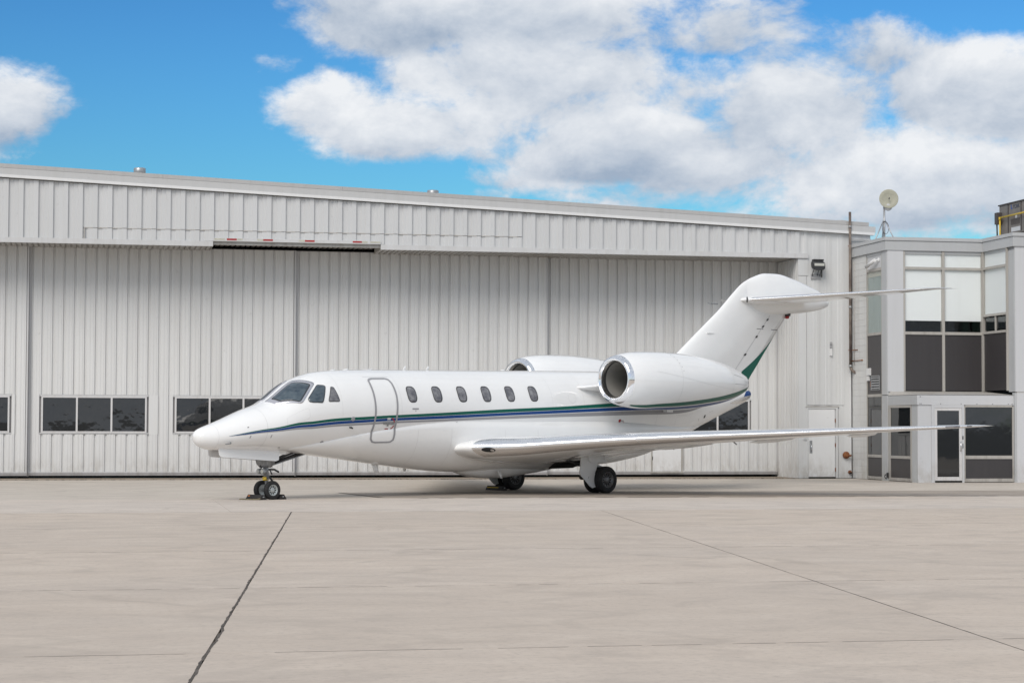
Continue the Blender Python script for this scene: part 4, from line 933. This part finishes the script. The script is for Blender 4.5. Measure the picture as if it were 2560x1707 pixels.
for sgn in (-1, 1):
    wg = J(wing_mesh(WT, ysw, sgn), 'wing', paint)
    for (a, b) in ((1.31, 4.05), (4.06, 6.6), (6.61, 8.95)):
        J(wing_mesh(WT, [a]+[y for y in ysw if a+.02 < y < b-.02]+[b], sgn, 20/56, 36/56, .007, 33), 'leading_edge', metal_le, wg)
    J(wing_mesh(WT, [8.96]+[y for y in ysw if 9.0 < y < 9.71]+[9.72], sgn, 16/56, 40/56, .007, 49), 'wing_tip_cap', metal_le, wg)
    J(wing_mesh(WT, frange(9.15, 9.38, 6), sgn, .45, .55, .011, 9), 'navigation_light', cab_glass, wg)
    J(wing_mesh(WT, frange(9.5, 9.58, 4), sgn, .46, .54, .011, 9), 'strobe_light', cab_glass, wg)
    # landing light in the leading edge
    wfn = lambda y, u, off, sgn=sgn: foil(WT, y, u, off, sgn)
    def wdisc(cy_, cu_, ry, ru, off):
        n2 = 24; vs = [wfn(cy_, cu_, off)]; R_ = 5
        for k in range(1, R_+1): vs += [wfn(cy_+ry*k/R_*math.cos(2*PI*i/n2), cu_+ru*k/R_*math.sin(2*PI*i/n2), off) for i in range(n2)]
        return MB().add(vs, [(0, 1+i, 1+(i+1) % n2) for i in range(n2)]+[(1+(k-1)*n2+i, 1+(k-1)*n2+(i+1) % n2, 1+k*n2+(i+1) % n2, 1+k*n2+i) for k in range(1, R_) for i in range(n2)], True)
    J(wdisc(1.58, .535, .11, .034, .011), 'landing_light', gap, wg); J(wdisc(1.64, .54, .03, .016, .014), 'lamp', steel, wg)
    # flap seams and fairings under the wing
    for (y0, y1) in ((1.5, 4.6), (4.65, 7.4), (7.45, 9.0)):
        vs = []
        for y in frange(y0, y1, 14): vs += [foil(WT, y, .925, .003, sgn), foil(WT, y, .931, .003, sgn)]
        J(MB().add(vs, [(2*i, 2*i+1, 2*i+3, 2*i+2) for i in range(13)]), 'flap_seam', gap, wg)
    for y in (2.6, 3.6, 5.4, 7.2):
        b0 = foil(WT, y, .82, 0, sgn); b1 = foil(WT, y, .99, 0, sgn)
        J(MB().loft([[(b0[0]+(b1[0]-b0[0])*t+math.cos(a)*0, b0[1]+math.cos(a)*r, b0[2]+(b1[2]-b0[2])*t-.03-r*.4+math.sin(a)*r*1.3) for a in [2*PI*k/12 for k in range(12)]] for t, r in ((0, .008), (.2, .03), (.6, .04), (1.0, .03), (1.12, .006))]), 'flap_track_fairing', paint, wg)
    for y in (2.95, 4.3): 
        b1 = foil(WT, y, .96, 0, sgn); J(MB().tube([b1, (b1[0]+.16, b1[1], b1[2]-.09)], .016, 8), 'flap_actuator', gear_grey, wg)
# ---- engines
for sgn, fn in ((-1, nac), (1, star(nac))):
    n_ = 64
    nx = [11.34, 11.4, 11.5]+frange(11.6, 16.1, 44)
    NO = J(MB().loft([[fn(x, 2*PI*k/n_) for k in range(n_)] for x in nx], caps=False), 'engine_nacelle', paint)
    cy = -NAC_Y*sgn if sgn > 0 else NAC_Y
    cy = abs(NAC_Y)*sgn
    def zc(x): return NACZ0+(NACZ1-NACZ0)*(x-NACX0)/(NACX1-NACX0)
    # polished lip: outer lip round to the throat
    lip = [(11.345, .6075), (11.30, .592), (11.26, .572), (11.228, .545), (11.215, .515), (11.222, .487), (11.245, .465), (11.29, .45), (11.36, .441)]
    J(MB().loft([[(x, cy+r*math.cos(2*PI*k/n_), zc(x)+r*math.sin(2*PI*k/n_)) for k in range(n_)] for x, r in lip], caps=False), 'inlet_lip', metal_lip, NO)
    J(MB().loft([[(x, cy+r*math.cos(2*PI*k/n_), zc(x)+r*math.sin(2*PI*k/n_)) for k in range(n_)] for x, r in ((11.36, .442), (11.42, .438))], caps=False), 'lip_seal', dark, NO)
    duct = [(11.42, .438), (11.6, .437), (11.9, .445), (12.3, .46), (12.45, .46)]
    J(MB().loft([[(x, cy+r*math.cos(2*PI*k/n_), zc(x)+r*math.sin(2*PI*k/n_)) for k in range(n_)] for x, r in duct], caps=False), 'inlet_duct', inlet_in, NO)
    J(MB().lathe([(0, 0), (.1, .1), (.28, .16), (.3, .455)], (12.12, cy, zc(12.3)), (1, 0, 0), 40), 'fan_spinner', gear_grey, NO)
    for k in range(18):
        a = 2*PI*k/18; b = a+.2
        J(MB().add([(12.38, cy+.15*math.cos(a), zc(12.4)+.15*math.sin(a)), (12.34, cy+.45*math.cos(a), zc(12.4)+.45*math.sin(a)), (12.44, cy+.45*math.cos(b), zc(12.4)+.45*math.sin(b)), (12.42, cy+.15*math.cos(b), zc(12.4)+.15*math.sin(b))], [(0, 1, 2, 3)]), 'fan_blade', gear_grey, NO)
    J(MB().loft([[(x, cy+r*math.cos(2*PI*k/n_), zc(x)+r*math.sin(2*PI*k/n_)) for k in range(n_)] for x, r in ((16.1, .243), (15.9, .235), (15.6, .23))], caps=False).lathe([(0, .0), (.01, .235)], (15.6, cy, zc(15.6)), (1, 0, 0), 32), 'exhaust', gap, NO)
    J(MB().loft([[(x, cy+r*math.cos(2*PI*k/n_), zc(x)+r*math.sin(2*PI*k/n_)) for k in range(n_)] for x, r in ((16.09, .246), (16.12, .24), (16.11, .228), (16.05, .228))], caps=False), 'exhaust_rim', metal_lip, NO)
    NG_T = [(11.60, -1.20), (11.9, -1.10), (12.55, -.92), (13.73, -.755), (14.75, -.63), (15.65, -.48), (16.08, -.40)]; NG_B = [(11.60, -1.30), (11.9, -1.30), (12.55, -1.13), (13.73, -.985), (14.75, -.90), (15.65, -.93), (16.08, -.95)]
    NB_T = [(12.0, -1.54), (12.55, -1.22), (13.73, -1.06), (14.75, -.98), (15.65, -1.03), (16.08, -1.08)]; NB_B = [(12.0, -1.64), (12.55, -1.50), (13.73, -1.33), (14.75, -1.28), (15.65, -1.40), (16.08, -1.48)]
    J(band_between(fn, NG_T, NG_B, .003, 60), 'green_stripe', green, NO); J(band_between(fn, NB_T, NB_B, .003, 60), 'blue_stripe', blue, NO)
    J(outline(fn, [(12.1+.1*k, .30-.02*k) for k in range(34)], .008, .002, False), 'cowl_seam', seam, NO)
    J(outline(fn, [(13.0, -1.5+3.0*k/40) for k in range(41)], .007, .002, False), 'cowl_seam', seam, NO)
    J(outline(fn, [(15.2, -1.0+2.4*k/30) for k in range(31)], .008, .002, False), 'cowl_seam', seam, NO)
    for p in (.42, -.05): J(outline(fn, [(15.25+.028*k, p-.002*k) for k in range(28)], .012, .003, False), 'reverser_seam', dark, NO)
    for k in range(7): J(patch(fn, owin(12.95+.02*k, 1.25-.15*k, .011, .015, 2, 8), .004, 1), 'fastener', grey_plastic, NO)
    # pylon
    pt = [(.75, 10.85, 15.6, 2.59, 2.60, .05), (.95, 10.98, 15.6, 2.60, 2.60, .05), (1.1, 11.2, 15.6, 2.63, 2.62, .05), (1.2, 11.4, 15.4, 2.66, 2.64, .05)]
    J(wing_mesh(pt, frange(.75, 1.2, 10), sgn), 'engine_pylon', paint)
    J(MB().box(13.9, 14.12, sgn*1.02-.07, sgn*1.02+.07, 2.0, 2.07), 'pylon_drain_mast', paint)
# ---- fin, bullet and rudder
FIN = [(2.80, 14.2, 18.33, .19), (3.05, 14.72, 18.55, .19), (3.3, 15.08, 18.78, .185), (3.56, 15.45, 19.01, .18), (4.0, 16.06, 19.41, .165), (4.4, 16.62, 19.77, .155), (4.77, 17.14, 20.10, .145), (5.0, 17.43, 20.2, .14), (5.29, 17.78, 20.2, .125), (5.6, 18.2, 20.2, .10), (5.75, 18.52, 20.2, .07)]
def finp(z, u, off=0., sgn=-1):
    xl, xt, hw = lerp_tab(FIN, z); c = (abs(u-.5)*2)**2; th = naca(c)*2*hw*.98; side = -1 if u < .5 else 1
    return (xl+(xt-xl)*c, side*(th+off), z)
zs = frange(2.8, 5.75, 50); n = len(US)
fnm = MB().add([finp(z, u) for z in zs for u in US], [(j*n+i, j*n+i+1, (j+1)*n+i+1, (j+1)*n+i) for j in range(len(zs)-1) for i in range(n-1)], True)
FO = J(fnm, 'tail_fin', paint)
BUL = [(17.62, 5.13, 4.95, .012), (17.9, 5.35, 4.82, .055), (18.2, 5.585, 4.77, .11), (18.64, 5.79, 4.755, .185), (19.18, 5.92, 4.76, .245), (19.68, 5.93, 4.775, .275), (20.41, 5.815, 4.83, .275), (21.0, 5.68, 4.895, .25), (21.56, 5.53, 4.985, .195), (21.85, 5.40, 5.06, .13), (21.96, 5.30, 5.115, .08), (21.98, 5.26, 5.15, .04)]
def bul(x, ph, off=0.):
    zt, zb, w = lerp_tab(BUL, x); c, s = math.cos(ph), math.sin(ph)
    zm = zb+(zt-zb)*.42; h = (zt-zm) if s > 0 else (zm-zb)
    return (x, -(w+off)*c, zm+(h+off)*s)
BO = J(MB().loft([ringx(bul, x, 56) for x in frange(17.62, 21.8, 60)+[21.85, 21.9, 21.94, 21.965, 21.98]]), 'tail_bullet', paint)
J(MB().cyl((21.97, 0, 5.25), (22.0, 0, 5.25), .03, n=12), 'tail_light', steel, BO)
J(MB().cyl((20.15, 0, 4.83), (20.15, 0, 4.765), .10, .10, 16), 'beacon_base', dark, BO); J(MB().cyl((20.15, 0, 4.765), (20.15, 0, 4.69), .07, .05, 16), 'beacon', red, BO)
for s_ in (-1, 1):
    f_side = (lambda z, u, off, s_=s_: (finp(z, u if s_ < 0 else 1-u, off)))
    def hinge_u(z):   # rudder hinge line
        xh = 17.88+(19.35-17.88)*(z-3.28)/(4.78-3.28); xl, xt, hw = lerp_tab(FIN, z); c = min(.98, max(.02, (xh-xl)/(xt-xl))); return .5-math.sqrt(c)/2
    def fs_(z, du, off): return f_side(z, hinge_u(z)+du, off)
    ru = MB(); zz = frange(3.1, 4.74, 24); vs = []
    for z in zz: vs += [fs_(z, 0, .002), fs_(z, .0035, .002)]
    J(ru.add(vs, [(2*i, 2*i+1, 2*i+3, 2*i+2) for i in range(len(zz)-1)]), 'rudder_seam', seam, FO)
    for z in (3.62, 4.13, 4.42, 4.62):
        J(MB().add([fs_(z-.03, -.003, .006), fs_(z+.03, -.003, .006), fs_(z+.03, .005, .006), fs_(z-.03, .005, .006)], [(0, 1, 2, 3)]), 'rudder_hinge', dark, FO)
    # trim tab seam
    J(MB().add([f_side(4.36, .09, .004), f_side(4.36, .002, .004), f_side(4.345, .002, .004), f_side(4.345, .09, .004)], [(0, 1, 2, 3)]), 'tab_seam', dark, FO)
    # green flash on the lower rudder
    vs = []; zz = frange(2.84, 4.22, 40)
    for z in zz:
        t = (z-3.16)/(4.22-3.16); xl, xt, hw = lerp_tab(FIN, z)
        wdt = .56*(1-t)**1.9 if t > 0 else .56*(1-(-t/.32)*.45)
        for k in range(5):
            xx = xt-.003-wdt*(1-k/4); c = max(.02, (xx-xl)/(xt-xl)); vs.append(f_side(z, .5-math.sqrt(min(c, .9995))/2, .004))
    J(MB().add(vs, [(i*5+k, i*5+k+1, (i+1)*5+k+1, (i+1)*5+k) for i in range(39) for k in range(4)], True), 'green_flash', green, FO)
    J(MB().add([f_side(2.93, .08, .006), f_side(2.93, .0, .006), f_side(2.895, .0, .006), f_side(2.895, .08, .006)], [(0, 1, 2, 3)]), 'white_line', paint, FO)
    a = finp(4.16, .5-.18 if s_ < 0 else .5+.18); J(MB().box(a[0]-.14, a[0]+.14, a[1]-.02, a[1]+.02, 4.15, 4.18), 'fin_antenna', paint, FO)
J(MB().tube([(17.1, 0, 4.98), (16.75, 0, 4.98)], .012, 8).cyl((17.15, 0, 4.98), (16.9, 0, 4.98), .02, n=8), 'fin_probe', gear_grey, FO)
# ---- tailplane
TT = [(.1, 17.95, 20.55, 5.115, 5.11, .09), (.3, 18.15, 20.6, 5.13, 5.125, .09), (1.2, 19.05, 21.0, 5.21, 5.21, .085), (2.4, 20.27, 21.6, 5.32, 5.325, .08), (3.5, 21.38, 22.15, 5.425, 5.43, .075), (3.8, 21.68, 22.3, 5.45, 5.455, .06), (3.95, 22.0, 22.5, 5.464, 5.467, .04), (4.06, 22.4, 22.66, 5.47, 5.472, .015)]
yst = frange(.1, 3.8, 30)+[3.86, 3.9, 3.95, 4.0, 4.03, 4.06]
for sgn in (-1, 1):
    tp = J(wing_mesh(TT, yst, sgn), 'tailplane', paint)
    J(wing_mesh(TT, [.32]+[y for y in yst if .34 < y < 3.58]+[3.6], sgn, 20/56, 36/56, .005, 33), 'leading_edge', metal_le, tp); J(wing_mesh(TT, [3.61]+[y for y in yst if 3.63 < y < 4.02]+[4.04], sgn, 16/56, 40/56, .005, 49), 'tailplane_tip', metal_le, tp)
    J(MB().box(18.06, 18.1, sgn*.27-.008, sgn*.27+.008, 5.05, 5.2), 'root_seal', dark, tp)
# ---- landing gear
def wheel(x, y, r, w, rim_r, rimmat, nspoke, out):
    """out: +1/-1 outer face direction in y"""
    rim = MB().lathe([(-w*.36, rim_r*.2), (-w*.36, rim_r*.86), (-w*.42, rim_r*.98), (-w*.44, rim_r), (w*.30, rim_r), (w*.44, rim_r), (w*.42, rim_r*.93), (w*.22, rim_r*.84), (w*.18, rim_r*.45), (w*.30, rim_r*.40), (w*.33, rim_r*.25), (w*.33, 0)], (x, y, r), (0, out, 0), 40)
    wo_ = J(rim, 'wheel', rimmat)
    for k in range(nspoke):
        a = 2*PI*k/nspoke; c, s = math.cos(a), math.sin(a); t = .12*rim_r; yy = y+out*w*.215
        p = [(rim_r*.50, -t*.6), (rim_r*.50, t*.6), (rim_r*.80, t), (rim_r*.80, -t)]
        J(MB().add([(x+c*a_-s*b_, yy, r+s*a_+c*b_) for a_, b_ in p], [(0, 1, 2, 3)]), 'rim_slot', gap, wo_)
    prof = [(-w*.40, rim_r*.96), (-w*.47, rim_r*1.08), (-w*.5, rim_r*1.25), (-w*.49, r*.86), (-w*.43, r*.945), (-w*.33, r*.985), (-w*.22, r), (-w*.2, r-.006), (-w*.18, r), (-w*.02, r), (0, r-.007), (w*.02, r), (w*.18, r), (w*.2, r-.006), (w*.22, r), (w*.33, r*.985), (w*.43, r*.945), (w*.49, r*.86), (w*.5, rim_r*1.25), (w*.47, rim_r*1.08), (w*.40, rim_r*.96)]
    J(MB().lathe(prof, (x, y, r), (0, out, 0), 56), 'tyre', rubber, wo_)
NX = 1.95
wheel(NX, -.185, .208, .108, .122, rim_pale, 10, -1); wheel(NX, .185, .208, .108, .122, rim_pale, 10, 1)
ng = J(MB().cyl((NX, 0, .25), (NX-.03, 0, .60), .045, n=18).cyl((NX-.02, 0, .45), (NX-.05, 0, .84), .062, n=20).cyl((NX-.05, 0, .80), (NX-.05, 0, 1.2), .10, n=20), 'nose_gear_strut', gear_grey)
J(MB().cyl((NX, -.16, .208), (NX, .16, .208), .035, n=14), 'axle', gear_grey, ng)
J(MB().loft([[(NX-.05+a*.17*k, b*.12*k, z) for a, b in ((-1, -1), (1, -1), (1.1, 0), (1, 1), (-1, 1))] for z, k in ((.70, .6), (.78, .95), (.86, 1.05), (1.05, 1.0))]), 'strut_housing', gear_grey, ng)
J(MB().box(NX-.085, NX-.02, -.05, .05, .42, .50).cyl((NX-.10, -.03, .46), (NX-.07, -.05, .44), .04, n=12), 'tow_collar', yellow, ng)
for y in (-.075, .075):
    J(MB().cyl((NX-.10, y, .62), (NX-.20, y, .62), .065, .055, 18), 'taxi_light', gear_grey, ng); J(MB().cyl((NX-.2005, y, .62), (NX-.206, y, .62), .05, .045, 18), 'taxi_light_lens', lamp_glass, ng)
J(MB().tube([(NX-.02, .0, .66), (NX+.2, .0, .655), (NX+.33, .02, .60)], .022, 10).tube([(NX+.05, -.02, .66), (NX+.12, -.02, .55)], .016, 8).tube([(NX+.06, 0, .5), (NX+.15, 0, .40), (NX+.08, 0, .30)], .022, 10).tube([(NX-.14, 0, .80), (NX-.2, 0, .74), (NX-.16, 0, .68)], .012, 8), 'torque_link', dark, ng)
J(MB().tube([(NX+.18, -.06, .80), (2.92, -.06, 1.03)], .020, 10).tube([(NX+.18, .06, .80), (2.92, .06, 1.03)], .020, 10).tube([(NX+.12, 0, .86), (NX+.2, 0, .875), (2.75, 0, 1.06)], .034, 12).cyl((NX+.12, 0, .86), (NX+.22, 0, .885), .055, n=14), 'drag_brace', dark, ng)
J(MB().add([(NX+.1, -.08, .765), (NX+.1, .08, .765), (2.95, .08, 1.0), (2.95, -.08, 1.0), (NX+.1, -.08, .745), (NX+.1, .08, .745), (2.95, .08, .98), (2.95, -.08, .98)], [(0, 1, 2, 3), (7, 6, 5, 4), (0, 4, 5, 1), (1, 5, 6, 2), (2, 6, 7, 3), (3, 7, 4, 0)]), 'brace_door', gear_grey, ng)
for sgn in (-1, 1):
    y = .19*sgn; dd = .012
    pts = [(.50, 1.13), (.52, .99), (.56, .945), (2.02, .845), (2.10, .87), (2.13, 1.10)]
    vs = [(a, y-dd+ (1.12-b)*.10*sgn, b) for a, b in pts]+[(a, y+dd+(1.12-b)*.10*sgn, b) for a, b in pts]; m = len(pts)
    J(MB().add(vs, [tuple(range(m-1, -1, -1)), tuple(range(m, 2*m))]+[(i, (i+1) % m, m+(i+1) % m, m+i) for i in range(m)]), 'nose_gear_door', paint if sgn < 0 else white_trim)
J(MB().box(.60, 2.9, -.17, .17, 1.085, 1.10), 'gear_bay', gap)
J(MB().loft([[(x, y_*wd, z) for y_ in (-1, 1) for z in ((zb, 1.2) if y_ < 0 else (1.2, zb))] for x, wd, zb in ((1.75, .02, 1.06), (1.95, .12, 1.0), (2.35, .14, .985), (2.6, .02, 1.03))], smooth=False), 'bay_fairing', paint)
MX, MY = 10.86, 1.63
for sgn in (-1, 1):
    wheel(MX, sgn*(MY+.175), .33, .215, .195, rim_dark, 12, sgn); wheel(MX, sgn*(MY-.175), .33, .215, .195, rim_dark, 12, -sgn)
    Y = sgn*MY
    mg = J(MB().cyl((10.42, Y, .48), (10.36, Y, 1.15), .085, n=20).cyl((10.42, Y, .40), (10.42, Y, .58), .11, n=18).loft([[(10.40+(MX-10.40)*t, Y+math.cos(a)*.06, .46-.13*t+math.sin(a)*.08) for a in [2*PI*k/14 for k in range(14)]] for t in (0, .5, 1.05)]), 'main_gear_strut', gear_grey)
    J(MB().cyl((MX, Y-.2, .33), (MX, Y+.2, .33), .05, n=16), 'axle', gear_grey, mg)
    J(MB().cyl((10.72, Y, .45), (10.50, Y, 1.0), .045, n=14), 'shock_strut', steel, mg)
    J(MB().tube([(10.28, Y, .66), (9.75, Y-sgn*.55, .93)], .035, 12).tube([(10.3, Y-sgn*.1, .9), (10.2, Y-sgn*.6, 1.0)], .05, 12), 'side_brace', dark, mg)
    J(MB().cyl((10.32, Y-sgn*.12, .40), (10.28, Y+sgn*.1, .42), .07, n=14), 'hydraulic_unit', dark, mg)
    # gear door in two leaves on the outboard side
    yo = sgn*(MY+.10); th = .012*sgn
    def plate(pts, y, name, mat):
        m = len(pts); vs = [(a, y-th+(1.0-b)*.0, b) for a, b in pts]+[(a, y+th, b) for a, b in pts]
        J(MB().add(vs, [tuple(range(m-1, -1, -1)), tuple(range(m, 2*m))]+[(i, (i+1) % m, m+(i+1) % m, m+i) for i in range(m)]), name, mat, mg)
    plate([(10.08, .92), (10.06, .64), (10.03, .53), (10.06, .45), (10.18, .36), (10.40, .17), (10.48, .13), (10.58, .16), (10.66, .28), (10.57, .37), (10.56, .50), (10.64, .66), (10.70, .92)], yo, 'gear_door', white_trim)
    plate([(10.02, 1.12), (10.10, .90), (10.30, .905), (10.33, .79), (10.42, .745), (10.98, .76), (10.88, .86), (10.80, 1.0), (10.74, 1.16)], yo+sgn*.03, 'gear_door_upper', white_trim)
    J(MB().tube([(10.62, Y, .72), (10.95, Y, .62)], .03, 10), 'door_link', white_trim, mg)
    # open wheel bay under the wing root
    J(MB().add([(10.0, sgn*.7, .585), (10.85, sgn*.7, .60), (10.9, sgn*1.3, .83), (10.05, sgn*1.2, .88), (10.0, sgn*.7, .62), (10.85, sgn*.7, .63), (10.9, sgn*1.3, .86), (10.05, sgn*1.2, .92)], [(0, 1, 2, 3), (7, 6, 5, 4), (0, 4, 5, 1), (1, 5, 6, 2), (2, 6, 7, 3), (3, 7, 4, 0)]), 'wheel_bay', gap)

# ------------------------------------------------------------------ chocks
def j2w(x, y): c, s = math.cos(.76), math.sin(.76); return (-6.82+x*c-y*s, 44.03+x*s+y*c)
def chock(x, y, L, rz, label, stripe, flip=1):
    w = j2w(x, y); c = empty('wheel_chock', (w[0], w[1], .0), .76+rz)
    sec = [(-.10, 0), (.09, 0), (.078, .045), (.03, .105), (-.03, .112), (-.09, .025)]
    r = lambda yy: [(a*flip, yy, b) for a, b in sec]
    MB().loft([r(-L/2), r(L/2)], smooth=False).build('block', chock_rub, c)
    a0, b0 = sec[4]; a1, b1 = sec[5]
    f0, f1 = stripe[2:]; q0, q1 = (a0+(a1-a0)*f0, b0+(b1-b0)*f0), (a0+(a1-a0)*f1, b0+(b1-b0)*f1)
    MB().add([((q0[0]-.004)*flip, L/2-.03, q0[1]+.003), ((q1[0]-.004)*flip, L/2-.03, q1[1]+.003), ((q1[0]-.004)*flip, L/2-.03-(stripe[1]), q1[1]+.003), ((q0[0]-.004)*flip, L/2-.03-stripe[1], q0[1]+.003)], [(0, 1, 2, 3)]).build('marking', stripe[0], c)
    MB().box((-.02)*1-.0, .02, -L/2-.012, -L/2-.001, .05, .075).build('rope_eye', galv, c)
    return tag(c, label, 'wheel chock', 'rubber chocks under the jet')
chock(NX-.27, .03, .52, 0, 'black rubber chock in front of the nose wheels', (orange, .07, .25, .5))
chock(NX+.27, .03, .52, 0, 'black rubber chock behind the nose wheels', (orange, .04, .3, .5), -1)
chock(MX-.44, MY, .6, 0, 'black chock with yellow stripe at the far main wheels', (yellow, .42, .45, .62))
w = j2w(NX-.42, .25); rope = empty('chock_rope', (w[0], w[1], 0), .76)
MB().tube([(.06, -.5, .03), (-.02, -.45, .012), (-.08, -.36, .012), (-.12, -.2, .012), (-.07, -.1, .012), (-.13, .02, .012)], .012, 8).build('rope', pmat('rope_fibre', (.25, .21, .12), .9, var=.4, vscale=30), rope)
tag(rope, 'short frayed rope lying beside the nose wheel chock', 'rope')
